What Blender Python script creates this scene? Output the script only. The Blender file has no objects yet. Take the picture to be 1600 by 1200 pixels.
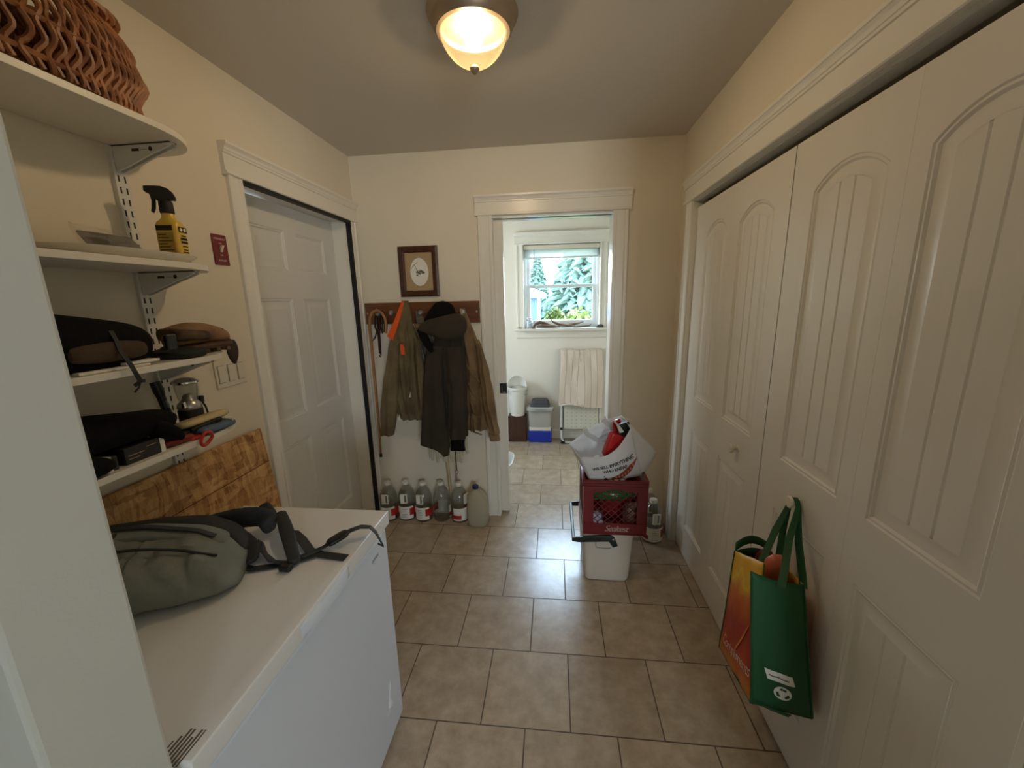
import bpy, bmesh, math, random
from mathutils import Vector, Matrix, noise

SC = bpy.context.scene
COL = SC.collection
PI = math.pi
R = random.Random(7)

# ------------------------------------------------------------------ camera, sky, exposure
cam_d = bpy.data.cameras.new('camera')
cam_d.sensor_fit = 'HORIZONTAL'; cam_d.sensor_width = 36.0
cam_d.lens = 617.092 / 1600 * 36.0
cam_d.clip_start = 0.02; cam_d.clip_end = 200
cam = bpy.data.objects.new('camera', cam_d); COL.objects.link(cam)
rx = Vector((0.994391374, 0.103309056, -0.0226502755))
dn = Vector((-0.000361377, -0.210840713, -0.977520365))
fw = Vector((-0.105762306, 0.972046003, -0.209620853))
cam.matrix_world = Matrix(((rx.x, -dn.x, -fw.x, 0), (rx.y, -dn.y, -fw.y, 0), (rx.z, -dn.z, -fw.z, 1.5409), (0, 0, 0, 1)))
SC.camera = cam
SC.view_settings.view_transform = 'Standard'
SC.view_settings.look = 'None'
SC.view_settings.gamma = 1.0
SC.view_settings.use_curve_mapping = False
SC.view_settings.exposure = -0.4

W = bpy.data.worlds.new('sky'); SC.world = W; W.use_nodes = True
wn = W.node_tree.nodes; wl = W.node_tree.links
wn.clear()
wo = wn.new('ShaderNodeOutputWorld'); wb = wn.new('ShaderNodeBackground')
wtc = wn.new('ShaderNodeTexCoord'); wsx = wn.new('ShaderNodeSeparateXYZ'); wcr = wn.new('ShaderNodeValToRGB')
wcr.color_ramp.elements[0].position = 0.0; wcr.color_ramp.elements[0].color = (0.88, 0.95, 1.0, 1)
wcr.color_ramp.elements[1].position = 0.7; wcr.color_ramp.elements[1].color = (0.52, 0.72, 1.0, 1)
wl.new(wtc.outputs['Generated'], wsx.inputs[0]); wl.new(wsx.outputs['Z'], wcr.inputs[0])
wl.new(wcr.outputs[0], wb.inputs['Color']); wb.inputs['Strength'].default_value = 42.0
wl.new(wb.outputs[0], wo.inputs[0])

def area_portal(name, loc, rot, sx, sy):
    d = bpy.data.lights.new(name, 'AREA'); d.shape = 'RECTANGLE'; d.size = sx; d.size_y = sy
    d.cycles.is_portal = True
    o = bpy.data.objects.new(name, d); o.location = loc; o.rotation_euler = rot; COL.objects.link(o)
# daylight enters by three windows, one of them added; portals only guide the sampling of the sky
area_portal('window_portal', (0.07, 4.40, 1.66), (-PI / 2, 0, 0), 0.80, 0.86)
area_portal('window_portal', (1.45, -3.28, 1.45), (PI / 2, 0, 0), 0.8, 1.1)
area_portal('window_portal', (-1.97, 3.5, 1.55), (0, -PI / 2, 0), 0.7, 0.6)

# ------------------------------------------------------------------ room numbers
XL, XR, YB, H, YF = -1.286, 0.751, 2.6035, 2.44, 4.264
XD = 0.771      # closet door faces
ZS = (2.003, 1.648, 1.377, 1.140)   # undersides of the four shelves

# ------------------------------------------------------------------ materials
def lin(c):
    return tuple(((x / 255) / 12.92 if x / 255 <= 0.04045 else ((x / 255 + 0.055) / 1.055) ** 2.4) for x in c)

def pm(name, rgb, rough=0.5, metal=0.0, var=0.0, vscale=8.0, bump=0.0, bscale=60.0, spec=0.5, sheen=0.0, coat=0.0, rgb2=None, stretch=(1, 1, 1)):
    m = bpy.data.materials.new(name); m.use_nodes = True
    nt = m.node_tree; b = nt.nodes['Principled BSDF']
    c = lin(rgb)
    b.inputs['Base Color'].default_value = (*c, 1)
    b.inputs['Roughness'].default_value = rough; b.inputs['Metallic'].default_value = metal
    b.inputs['Specular IOR Level'].default_value = spec
    if sheen: b.inputs['Sheen Weight'].default_value = sheen
    if coat: b.inputs['Coat Weight'].default_value = coat; b.inputs['Coat Roughness'].default_value = 0.15
    if var or bump:
        tc = nt.nodes.new('ShaderNodeTexCoord'); mp = nt.nodes.new('ShaderNodeMapping')
        mp.inputs['Scale'].default_value = stretch
        nt.links.new(tc.outputs['Object'], mp.inputs[0])
    if var:
        n = nt.nodes.new('ShaderNodeTexNoise'); n.inputs['Scale'].default_value = vscale; n.inputs['Detail'].default_value = 4
        cr = nt.nodes.new('ShaderNodeValToRGB')
        c2 = lin(rgb2) if rgb2 else tuple(x * (1 - var) for x in c)
        cr.color_ramp.elements[0].position = 0.35; cr.color_ramp.elements[0].color = (*c2, 1)
        cr.color_ramp.elements[1].position = 0.65; cr.color_ramp.elements[1].color = (*c, 1)
        nt.links.new(mp.outputs[0], n.inputs['Vector']); nt.links.new(n.outputs['Fac'], cr.inputs[0])
        nt.links.new(cr.outputs[0], b.inputs['Base Color'])
    if bump:
        n2 = nt.nodes.new('ShaderNodeTexNoise'); n2.inputs['Scale'].default_value = bscale; n2.inputs['Detail'].default_value = 3
        bp = nt.nodes.new('ShaderNodeBump'); bp.inputs['Strength'].default_value = bump; bp.inputs['Distance'].default_value = 0.01
        nt.links.new(mp.outputs[0], n2.inputs['Vector']); nt.links.new(n2.outputs['Fac'], bp.inputs['Height'])
        nt.links.new(bp.outputs[0], b.inputs['Normal'])
    return m

def clear_plastic(name, tint, tr=0.82, rough=0.06):
    m = bpy.data.materials.new(name); m.use_nodes = True; nt = m.node_tree; nt.nodes.clear()
    o = nt.nodes.new('ShaderNodeOutputMaterial'); t = nt.nodes.new('ShaderNodeBsdfTransparent'); t.inputs[0].default_value = (*tint, 1)
    g = nt.nodes.new('ShaderNodeBsdfGlossy'); g.inputs['Roughness'].default_value = rough; g.inputs['Color'].default_value = (.9, .9, .9, 1)
    lw = nt.nodes.new('ShaderNodeLayerWeight'); lw.inputs[0].default_value = 0.35
    ma = nt.nodes.new('ShaderNodeMath'); ma.operation = 'MULTIPLY_ADD'; ma.inputs[1].default_value = 1 - tr; ma.inputs[2].default_value = 0.04
    mx = nt.nodes.new('ShaderNodeMixShader')
    nt.links.new(lw.outputs['Facing'], ma.inputs[0]); nt.links.new(ma.outputs[0], mx.inputs[0])
    nt.links.new(t.outputs[0], mx.inputs[1]); nt.links.new(g.outputs[0], mx.inputs[2]); nt.links.new(mx.outputs[0], o.inputs[0])
    return m

def translucent(name, rgb, trl=0.5, transp=0.0, rough=0.5):
    m = bpy.data.materials.new(name); m.use_nodes = True; nt = m.node_tree; nt.nodes.clear()
    c = (*lin(rgb), 1)
    o = nt.nodes.new('ShaderNodeOutputMaterial'); d = nt.nodes.new('ShaderNodeBsdfPrincipled'); d.inputs['Base Color'].default_value = c; d.inputs['Roughness'].default_value = rough
    t = nt.nodes.new('ShaderNodeBsdfTranslucent'); t.inputs[0].default_value = c
    mx = nt.nodes.new('ShaderNodeMixShader'); mx.inputs[0].default_value = trl
    nt.links.new(d.outputs[0], mx.inputs[1]); nt.links.new(t.outputs[0], mx.inputs[2])
    last = mx
    if transp:
        tp = nt.nodes.new('ShaderNodeBsdfTransparent'); tp.inputs[0].default_value = (1, 1, 1, 1)
        m2 = nt.nodes.new('ShaderNodeMixShader'); m2.inputs[0].default_value = transp
        nt.links.new(last.outputs[0], m2.inputs[1]); nt.links.new(tp.outputs[0], m2.inputs[2]); last = m2
    nt.links.new(last.outputs[0], o.inputs[0])
    return m

def emit(name, rgb, s):
    m = bpy.data.materials.new(name); m.use_nodes = True; nt = m.node_tree; nt.nodes.clear()
    o = nt.nodes.new('ShaderNodeOutputMaterial'); e = nt.nodes.new('ShaderNodeEmission')
    e.inputs[0].default_value = (*rgb, 1); e.inputs[1].default_value = s
    nt.links.new(e.outputs[0], o.inputs[0]); return m

def tile_material():
    m = bpy.data.materials.new('floor_tile'); m.use_nodes = True; nt = m.node_tree; N = nt.nodes; L = nt.links
    b = N['Principled BSDF']
    tc = N.new('ShaderNodeTexCoord'); mp = N.new('ShaderNodeMapping')
    w, d = 0.33182, 0.3248
    mp.inputs['Location'].default_value = (0.2721 + w * 40.5, -2.4463 + d * 40, 0)
    L.new(tc.outputs['Object'], mp.inputs[0])
    br = N.new('ShaderNodeTexBrick')
    br.offset = 0.5; br.offset_frequency = 2; br.squash = 1.0
    br.inputs['Scale'].default_value = 1.0; br.inputs['Mortar Size'].default_value = 0.0026
    br.inputs['Mortar Smooth'].default_value = 0.15; br.inputs['Bias'].default_value = 0.0
    br.inputs['Brick Width'].default_value = w; br.inputs['Row Height'].default_value = d
    br.inputs['Color1'].default_value = (0.86, 0.86, 0.86, 1); br.inputs['Color2'].default_value = (1, 1, 1, 1)
    br.inputs['Mortar'].default_value = (1, 1, 1, 1)
    L.new(mp.outputs[0], br.inputs['Vector'])
    n1 = N.new('ShaderNodeTexNoise'); n1.inputs['Scale'].default_value = 13; n1.inputs['Detail'].default_value = 8; n1.inputs['Roughness'].default_value = 0.68
    L.new(tc.outputs['Object'], n1.inputs['Vector'])
    cr = N.new('ShaderNodeValToRGB')
    cr.color_ramp.elements[0].position = 0.3; cr.color_ramp.elements[0].color = (*lin((174, 152, 128)), 1)
    cr.color_ramp.elements[1].position = 0.68; cr.color_ramp.elements[1].color = (*lin((203, 183, 158)), 1)
    L.new(n1.outputs['Fac'], cr.inputs[0])
    mu = N.new('ShaderNodeMixRGB'); mu.blend_type = 'MULTIPLY'; mu.inputs[0].default_value = 1
    L.new(cr.outputs[0], mu.inputs[1]); L.new(br.outputs['Color'], mu.inputs[2])
    mx = N.new('ShaderNodeMixRGB'); mx.inputs[2].default_value = (*lin((88, 70, 54)), 1)
    L.new(br.outputs['Fac'], mx.inputs[0]); L.new(mu.outputs[0], mx.inputs[1]); L.new(mx.outputs[0], b.inputs['Base Color'])
    rr = N.new('ShaderNodeMapRange'); rr.inputs[3].default_value = 0.24; rr.inputs[4].default_value = 0.8
    L.new(br.outputs['Fac'], rr.inputs[0]); L.new(rr.outputs[0], b.inputs['Roughness'])
    sub = N.new('ShaderNodeMath'); sub.operation = 'SUBTRACT'
    n2 = N.new('ShaderNodeMath'); n2.operation = 'MULTIPLY'; n2.inputs[1].default_value = 0.12
    L.new(n1.outputs['Fac'], n2.inputs[0]); L.new(n2.outputs[0], sub.inputs[0]); L.new(br.outputs['Fac'], sub.inputs[1])
    bp = N.new('ShaderNodeBump'); bp.inputs['Strength'].default_value = 0.2; bp.inputs['Distance'].default_value = 0.003
    L.new(sub.outputs[0], bp.inputs['Height']); L.new(bp.outputs[0], b.inputs['Normal'])
    b.inputs['Specular IOR Level'].default_value = 0.85
    return m

def osb_material():
    m = bpy.data.materials.new('strand_board'); m.use_nodes = True; nt = m.node_tree; N = nt.nodes; L = nt.links
    b = N['Principled BSDF']; b.inputs['Roughness'].default_value = 0.7
    tc = N.new('ShaderNodeTexCoord')
    n0 = N.new('ShaderNodeTexNoise'); n0.inputs['Scale'].default_value = 9; L.new(tc.outputs['Object'], n0.inputs['Vector'])
    ad = N.new('ShaderNodeMixRGB'); ad.blend_type = 'ADD'; ad.inputs[0].default_value = 0.05
    L.new(tc.outputs['Object'], ad.inputs[1]); L.new(n0.outputs['Color'], ad.inputs[2])
    cols = []
    for rot, sc in ((0.6, (1, 66, 12)), (-0.8, (1, 13, 60))):
        mp = N.new('ShaderNodeMapping'); mp.inputs['Rotation'].default_value = (rot, 0, 0); mp.inputs['Scale'].default_value = sc
        L.new(ad.outputs[0], mp.inputs[0])
        v = N.new('ShaderNodeTexVoronoi'); v.inputs['Scale'].default_value = 1.0; L.new(mp.outputs[0], v.inputs['Vector'])
        cols.append(v)
    mixv = N.new('ShaderNodeMixRGB'); mixv.inputs[0].default_value = 0.5
    L.new(cols[0].outputs['Color'], mixv.inputs[1]); L.new(cols[1].outputs['Color'], mixv.inputs[2])
    fm_ = N.new('ShaderNodeMapping'); fm_.inputs['Scale'].default_value = (1, 260, 46); fm_.inputs['Rotation'].default_value = (.5, 0, 0); L.new(tc.outputs['Object'], fm_.inputs[0])
    fn_ = N.new('ShaderNodeTexNoise'); fn_.inputs['Scale'].default_value = 1.0; fn_.inputs['Detail'].default_value = 4; L.new(fm_.outputs[0], fn_.inputs['Vector'])
    mixf = N.new('ShaderNodeMixRGB'); mixf.inputs[0].default_value = 0.35; L.new(mixv.outputs[0], mixf.inputs[1]); L.new(fn_.outputs['Fac'], mixf.inputs[2])
    bw = N.new('ShaderNodeRGBToBW'); L.new(mixf.outputs[0], bw.inputs[0])
    cr = N.new('ShaderNodeValToRGB'); e = cr.color_ramp.elements
    e[0].position = 0.26; e[0].color = (*lin((138, 92, 50)), 1); e[1].position = 0.74; e[1].color = (*lin((228, 188, 130)), 1)
    k = e.new(0.5); k.color = (*lin((198, 150, 94)), 1)
    L.new(bw.outputs[0], cr.inputs[0]); L.new(cr.outputs[0], b.inputs['Base Color'])
    return m

def wood_material(name, a, bcol, scale=(2, 30, 30), rough=0.4):
    m = bpy.data.materials.new(name); m.use_nodes = True; nt = m.node_tree; N = nt.nodes; L = nt.links
    b = N['Principled BSDF']; b.inputs['Roughness'].default_value = rough
    tc = N.new('ShaderNodeTexCoord'); mp = N.new('ShaderNodeMapping'); mp.inputs['Scale'].default_value = scale
    n = N.new('ShaderNodeTexNoise'); n.inputs['Scale'].default_value = 1.5; n.inputs['Detail'].default_value = 5; n.inputs['Distortion'].default_value = 0.6
    cr = N.new('ShaderNodeValToRGB')
    cr.color_ramp.elements[0].position = 0.3; cr.color_ramp.elements[0].color = (*lin(a), 1)
    cr.color_ramp.elements[1].position = 0.7; cr.color_ramp.elements[1].color = (*lin(bcol), 1)
    L.new(tc.outputs['Object'], mp.inputs[0]); L.new(mp.outputs[0], n.inputs[0]); L.new(n.outputs['Fac'], cr.inputs[0]); L.new(cr.outputs[0], b.inputs['Base Color'])
    return m

def stripe_cloth(name, base, stripe, period, axis='X'):
    m = pm(name, base, 0.9, sheen=0.2); nt = m.node_tree; N = nt.nodes; L = nt.links; b = N['Principled BSDF']
    uv = N.new('ShaderNodeUVMap'); sx = N.new('ShaderNodeSeparateXYZ'); L.new(uv.outputs[0], sx.inputs[0])
    md = N.new('ShaderNodeMath'); md.operation = 'MODULO'; md.inputs[1].default_value = period; L.new(sx.outputs['X'], md.inputs[0])
    lt = N.new('ShaderNodeMath'); lt.operation = 'LESS_THAN'; lt.inputs[1].default_value = period * 0.10; L.new(md.outputs[0], lt.inputs[0])
    n = N.new('ShaderNodeTexNoise'); n.inputs['Scale'].default_value = 160; tc = N.new('ShaderNodeTexCoord'); L.new(tc.outputs['Object'], n.inputs[0])
    mu = N.new('ShaderNodeMath'); mu.operation = 'MULTIPLY'; mu.inputs[1].default_value = 0.8; L.new(lt.outputs[0], mu.inputs[0])
    mx = N.new('ShaderNodeMixRGB'); mx.inputs[1].default_value = (*lin(base), 1); mx.inputs[2].default_value = (*lin(stripe), 1)
    L.new(mu.outputs[0], mx.inputs[0]); L.new(mx.outputs[0], b.inputs['Base Color'])
    bp = N.new('ShaderNodeBump'); bp.inputs['Strength'].default_value = 0.5; bp.inputs['Distance'].default_value = 0.01
    L.new(n.outputs['Fac'], bp.inputs['Height']); L.new(bp.outputs[0], b.inputs['Normal'])
    return m

def print_material():
    # the printed side of the grocery bag: yellow at the rim running into orange and red with a pale swoosh
    m = pm('bag_print', (200, 90, 20), 0.45); nt = m.node_tree; N = nt.nodes; L = nt.links; b = N['Principled BSDF']
    uv = N.new('ShaderNodeUVMap'); n = N.new('ShaderNodeTexNoise'); n.inputs['Scale'].default_value = 4.0; n.inputs['Detail'].default_value = 3
    L.new(uv.outputs[0], n.inputs['Vector'])
    sx = N.new('ShaderNodeSeparateXYZ'); L.new(uv.outputs[0], sx.inputs[0])
    a = N.new('ShaderNodeMath'); a.operation = 'MULTIPLY_ADD'; a.inputs[1].default_value = 0.35; L.new(n.outputs['Fac'], a.inputs[0]); L.new(sx.outputs['Y'], a.inputs[2])
    cr = N.new('ShaderNodeValToRGB'); e = cr.color_ramp.elements
    e[0].position = 0.18; e[0].color = (*lin((206, 128, 30)), 1); e[1].position = 1.12; e[1].color = (*lin((232, 196, 40)), 1)
    for p, c in ((0.36, (190, 62, 24)), (0.62, (168, 40, 28)), (0.86, (204, 108, 26)), (1.0, (226, 170, 40))):
        k = e.new(p); k.color = (*lin(c), 1)
    L.new(a.outputs[0], cr.inputs[0]); L.new(cr.outputs[0], b.inputs['Base Color'])
    return m

M = {}
M['wall'] = pm('wall_paint', (232, 222, 202), 0.75, var=0.03, vscale=3, bump=0.04, bscale=220)
M['ceil'] = pm('ceiling_paint', (214, 206, 194), 0.9, bump=0.06, bscale=160)
M['farwall'] = pm('far_room_paint', (240, 233, 220), 0.8, bump=0.03, bscale=200)
M['trim'] = pm('trim_gloss_paint', (236, 231, 219), 0.28, bump=0.02, bscale=90)
M['closet'] = pm('closet_door_paint', (232, 226, 214), 0.25, bump=0.035, bscale=60, stretch=(1, 1, .25))
M['door'] = pm('steel_door_paint', (228, 226, 220), 0.35, bump=0.02, bscale=80)
M['tile'] = tile_material()
M['osb'] = osb_material()
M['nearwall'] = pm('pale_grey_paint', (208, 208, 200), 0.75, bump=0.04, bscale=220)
M['rear'] = pm('low_bounce_paint', (150, 148, 138), 0.8)  # darker tone given to unseen walls to cut bounce light on the closet doors
M['black'] = pm('black_rubber', (16, 16, 17), 0.6)
M['blackplastic'] = pm('black_plastic', (20, 20, 22), 0.35)
M['white'] = pm('daylit_enamel', (224, 231, 242), 0.22)  # freezer white with the bluish daylight tint put into its colour
M['lid'] = pm('lamp_lit_enamel', (234, 233, 232), 0.3)  # same freezer white, coloured less blue for the lamplight on the lid
M['groove'] = pm('grey_gasket', (150, 156, 160), 0.5)
M['melamine'] = pm('white_melamine', (232, 226, 212), 0.4, bump=0.01)
M['steelwhite'] = pm('white_powder_steel', (222, 220, 212), 0.4)
M['slot'] = pm('dark_slot', (52, 48, 42), 0.8)
M['wicker'] = pm('wicker', (172, 114, 66), 0.5, var=0.5, vscale=24, rgb2=(122, 72, 38))
M['bronze'] = pm('brushed_bronze', (168, 148, 124), 0.38, metal=0.6)
M['rackwood'] = wood_material('oak_board', (86, 48, 22), (122, 74, 38), (3, 40, 30))
M['framewood'] = wood_material('frame_wood', (58, 30, 18), (84, 46, 28), (20, 20, 20), 0.35)
M['canewood'] = wood_material('cane_wood', (132, 84, 46), (172, 122, 74), (20, 20, 4), 0.4)
M['brownbox'] = wood_material('dark_laminate', (58, 32, 22), (78, 44, 30), (20, 20, 3), 0.4)
M['mat'] = pm('picture_mat', (176, 150, 112), 0.8)
M['paper'] = pm('white_paper', (236, 232, 220), 0.7)
M['ink'] = pm('grey_ink', (96, 92, 86), 0.8)
M['darkink'] = pm('black_ink', (34, 32, 30), 0.8)
M['olive'] = pm('olive_canvas', (124, 108, 76), 0.9, var=0.35, vscale=7, bump=0.3, bscale=45, rgb2=(98, 84, 58))
M['orange'] = pm('blaze_orange_cloth', (236, 96, 30), 0.8, bump=0.15, bscale=60)
M['greyfleece'] = pm('grey_fleece', (112, 106, 92), 0.95, var=0.3, vscale=30, bump=0.4, bscale=130)
M['darkolive'] = pm('dark_olive_canvas', (56, 47, 34), 0.9, var=0.3, vscale=6, bump=0.25, bscale=50)
M['blackcloth'] = pm('black_cloth', (11, 10, 10), 0.9, var=0.3, vscale=10, bump=0.3, bscale=50, spec=0.2)
M['tan'] = pm('tan_canvas', (138, 112, 78), 0.9, var=0.35, vscale=7, bump=0.3, bscale=40, rgb2=(104, 82, 54))
M['leather'] = pm('dark_leather', (50, 26, 20), 0.5, var=0.3, vscale=20)
M['clear'] = clear_plastic('clear_plastic', (0.80, 0.81, 0.80), 0.6)
M['bagfilm'] = clear_plastic('clear_film', (0.93, 0.93, 0.92), 0.7, 0.12)
M['glasspane'] = clear_plastic('window_glass', (0.97, 0.99, 0.985), 0.85, 0.02)
M['milky'] = translucent('milky_plastic', (214, 208, 184), 0.45, 0.12)
M['capwhite'] = pm('white_cap_plastic', (232, 228, 216), 0.4)
M['blue'] = pm('blue_plastic', (22, 52, 176), 0.35)
M['bluecap'] = pm('navy_cap', (24, 30, 92), 0.4)
M['redlabel'] = pm('red_label', (176, 32, 30), 0.5)
M['crate'] = pm('red_crate_plastic', (118, 17, 17), 0.42, var=0.15, vscale=10)
M['cooler'] = pm('cream_cooler_plastic', (224, 212, 196), 0.38, bump=0.08, bscale=110)
M['darkgreen'] = pm('dark_green_plastic', (26, 40, 34), 0.38)
M['tote'] = translucent('white_tote_fabric', (244, 243, 242), 0.38, 0.0, 0.6)
M['totered'] = pm('rust_red_print', (156, 66, 44), 0.6)
M['bagred'] = pm('glossy_red_package', (186, 26, 22), 0.3)
M['green'] = pm('green_bag_fabric', (13, 78, 37), 0.55, bump=0.12, bscale=300)
M['bagprint'] = print_material()
M['yellow'] = pm('yellow_bottle', (228, 188, 76), 0.35)
M['olivelabel'] = pm('ochre_label', (176, 144, 62), 0.5)
M['redplate'] = pm('red_switch_plate', (120, 17, 14), 0.35)
M['ivory'] = pm('ivory_plastic', (226, 218, 200), 0.35)
M['chrome'] = pm('chrome', (220, 220, 222), 0.12, metal=1.0)
M['silver'] = pm('satin_silver', (180, 180, 178), 0.3, metal=0.9)
M['packgrey'] = pm('grey_green_nylon', (124, 127, 118), 0.75, var=0.2, vscale=9, bump=0.55, bscale=24)
M['packdark'] = pm('charcoal_nylon', (40, 40, 40), 0.75, var=0.2, vscale=9, bump=0.25, bscale=70)
M['strap'] = pm('charcoal_webbing', (44, 45, 48), 0.65, bump=0.2, bscale=400)
M['brown'] = pm('brown_camo_cloth', (96, 76, 50), 0.85, var=0.6, vscale=24, rgb2=(56, 42, 28), bump=0.25, bscale=40)
M['shoetan'] = pm('tan_rubber', (158, 118, 78), 0.5, var=0.3, vscale=14, rgb2=(96, 64, 42))
M['scissorred'] = pm('red_orange_plastic', (206, 58, 34), 0.35)
M['cardbox'] = pm('black_carton', (30, 28, 28), 0.5)
M['bluepack'] = pm('blue_grey_packet', (86, 104, 132), 0.35)
M['yellowsilver'] = pm('cream_wrapper', (206, 184, 132), 0.25)
M['binwhite'] = pm('white_bin_plastic', (236, 232, 222), 0.3)
M['bingrey'] = pm('grey_bin_plastic', (186, 184, 178), 0.45)
M['binlid'] = pm('charcoal_bin_lid', (66, 66, 72), 0.5)
M['stool'] = pm('white_tube_steel', (232, 230, 222), 0.3)
M['step'] = pm('ribbed_step_cream', (214, 212, 196), 0.6)
M['blanket'] = stripe_cloth('striped_cotton', (232, 216, 200), (176, 158, 144), 0.142)
M['driftwood'] = pm('driftwood', (120, 92, 66), 0.85, var=0.5, vscale=14, bump=0.3, bscale=40)
M['vinyl'] = pm('white_vinyl', (232, 238, 240), 0.35)
M['blind'] = pm('white_blind', (236, 238, 238), 0.5)
M['grass'] = pm('lawn', (64, 88, 42), 0.9, var=0.4, vscale=3)
M['spruce'] = pm('spruce_needles', (66, 92, 80), 0.9, var=0.4, vscale=6)
M['leaf'] = pm('shrub_leaves', (108, 124, 60), 0.8, var=0.45, vscale=5)
M['bark'] = pm('bark', (90, 72, 56), 0.9)
M['shedblue'] = pm('blue_shed_boards', (36, 70, 130), 0.6)
M['shade'] = None

# ------------------------------------------------------------------ mesh builder
class MB:
    def __init__(s):
        s.v = []; s.f = []; s.uv = {}
    def add(s, vs, fs):
        o = len(s.v); s.v += [tuple(p) for p in vs]; s.f += [tuple(i + o for i in f) for f in fs]; return o
    def box(s, x0, x1, y0, y1, z0, z1):
        s.add([(x0, y0, z0), (x1, y0, z0), (x1, y1, z0), (x0, y1, z0), (x0, y0, z1), (x1, y0, z1), (x1, y1, z1), (x0, y1, z1)],
              [(0, 3, 2, 1), (4, 5, 6, 7), (0, 1, 5, 4), (1, 2, 6, 5), (2, 3, 7, 6), (3, 0, 4, 7)]); return s
    def ext(s, poly, org, U, V, L):
        """polygon (u,v) in plane U,V at org, extruded along L"""
        org, U, V, L = Vector(org), Vector(U), Vector(V), Vector(L); n = len(poly)
        if U.cross(V).dot(L) < 0: poly = poly[::-1]
        a = [org + U * p[0] + V * p[1] for p in poly]
        s.add(a + [p + L for p in a], [tuple(range(n))[::-1], tuple(range(n, 2 * n))] + [(i, (i + 1) % n, n + (i + 1) % n, n + i) for i in range(n)]); return s
    def loft(s, rings, cap=True, closed=False):
        n = len(rings[0]); o = len(s.v)
        for r in rings: s.v += [tuple(p) for p in r]
        m = len(rings)
        for i in range(m if closed else m - 1):
            a, b = o + i * n, o + ((i + 1) % m) * n
            for j in range(n): s.f.append((a + j, a + (j + 1) % n, b + (j + 1) % n, b + j))
        if cap and not closed:
            s.f.append(tuple(o + j for j in range(n))[::-1]); s.f.append(tuple(o + (m - 1) * n + j for j in range(n)))
        return s
    def lathe(s, prof, c=(0, 0, 0), n=28, cap=True, rib=None, axis='Z'):
        c = Vector(c); rings = []
        for r, z in prof:
            ring = []
            for j in range(n):
                a = 2 * PI * j / n; rr = r * (1 + (rib if rib and j % 2 else 0))
                p = (rr * math.cos(a), rr * math.sin(a), z)
                if axis == 'X': p = (z, rr * math.cos(a), rr * math.sin(a))
                if axis == 'Y': p = (rr * math.sin(a), z, rr * math.cos(a))
                ring.append(c + Vector(p))
            rings.append(ring)
        return s.loft(rings, cap)
    def cyl(s, p0, p1, r, r2=None, n=14):
        return s.tube([p0, p1], [r, r if r2 is None else r2], n)
    def tube(s, pts, rad, n=8, closed=False, flat=None):
        pts = [Vector(p) for p in pts]; k = len(pts)
        if not isinstance(rad, (list, tuple)): rad = [rad] * k
        up = None; rings = []
        for i, p in enumerate(pts):
            a = pts[(i - 1) % k] if (closed or i) else pts[0]; b = pts[(i + 1) % k] if (closed or i < k - 1) else pts[-1]
            t = (b - a).normalized()
            if up is None:
                up = Vector((0, 0, 1)) if abs(t.z) < 0.9 else Vector((1, 0, 0))
            u = t.cross(up).normalized(); up = u.cross(t).normalized()
            rings.append([p + (u * math.cos(2 * PI * j / n) + up * math.sin(2 * PI * j / n)) * rad[i] for j in range(n)])
        return s.loft(rings, not closed, closed)
    def strap(s, pts, wdir, w, t):
        """flat band along pts; wdir = width direction (one vector or one per point)"""
        pts = [Vector(p) for p in pts]; k = len(pts); rings = []
        for i, p in enumerate(pts):
            tg = (pts[min(i + 1, k - 1)] - pts[max(i - 1, 0)]).normalized()
            wd = Vector(wdir[i] if isinstance(wdir, list) else wdir); wd = (wd - tg * wd.dot(tg)).normalized(); nn = tg.cross(wd)
            ww = w[i] if isinstance(w, list) else w
            rings.append([p + wd * ww / 2 + nn * t / 2, p - wd * ww / 2 + nn * t / 2, p - wd * ww / 2 - nn * t / 2, p + wd * ww / 2 - nn * t / 2])
        return s.loft(rings)
    def sheet(s, fn, nu, nv, uv=True):
        o = len(s.v)
        for j in range(nv + 1):
            for i in range(nu + 1):
                s.uv[len(s.v)] = (i / nu, j / nv); s.v.append(tuple(fn(i / nu, j / nv)))
        for j in range(nv):
            for i in range(nu):
                a = o + j * (nu + 1) + i; s.f.append((a, a + 1, a + nu + 2, a + nu + 1))
        return s
    def build(s, name, mat, parent=None, smooth=None, bevel=0, seg=2, sub=0, solid=0, disp=None, world=True, angle=35):
        me = bpy.data.meshes.new(name); me.from_pydata(s.v, [], s.f); me.validate()
        if s.uv:
            ul = me.uv_layers.new(name='UVMap')
            for lp in me.loops: ul.data[lp.index].uv = s.uv.get(lp.vertex_index, (0, 0))
        bm = bmesh.new(); bm.from_mesh(me); bmesh.ops.recalc_face_normals(bm, faces=bm.faces); bm.to_mesh(me); bm.free()
        me.materials.append(M[mat] if isinstance(mat, str) else mat)
        o = bpy.data.objects.new(name, me); COL.objects.link(o)
        if parent is not None:
            o.parent = parent
            if world:
                off = Vector(parent.location); q = parent.parent
                while q: off += Vector(q.location); q = q.parent
                me.transform(Matrix.Translation(-off))
        elif s.v:
            xs = [p[0] for p in s.v]; ys = [p[1] for p in s.v]; zs = [p[2] for p in s.v]
            c = Vector(((min(xs) + max(xs)) / 2, (min(ys) + max(ys)) / 2, min(zs)))
            if ORIGIN[0]: me.transform(Matrix.Translation(-c)); o.location = c
        if smooth is None: smooth = True
        if smooth:
            me.polygons.foreach_set('use_smooth', [True] * len(me.polygons)); me.set_sharp_from_angle(angle=math.radians(angle))
        if sub:
            md = o.modifiers.new('subdivision', 'SUBSURF'); md.levels = sub; md.render_levels = sub
        if solid:
            md = o.modifiers.new('solidify', 'SOLIDIFY'); md.thickness = solid; md.offset = 0
        if bevel:
            md = o.modifiers.new('bevel', 'BEVEL'); md.width = bevel; md.segments = seg; md.limit_method = 'ANGLE'; md.angle_limit = math.radians(40)
        return o
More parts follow.
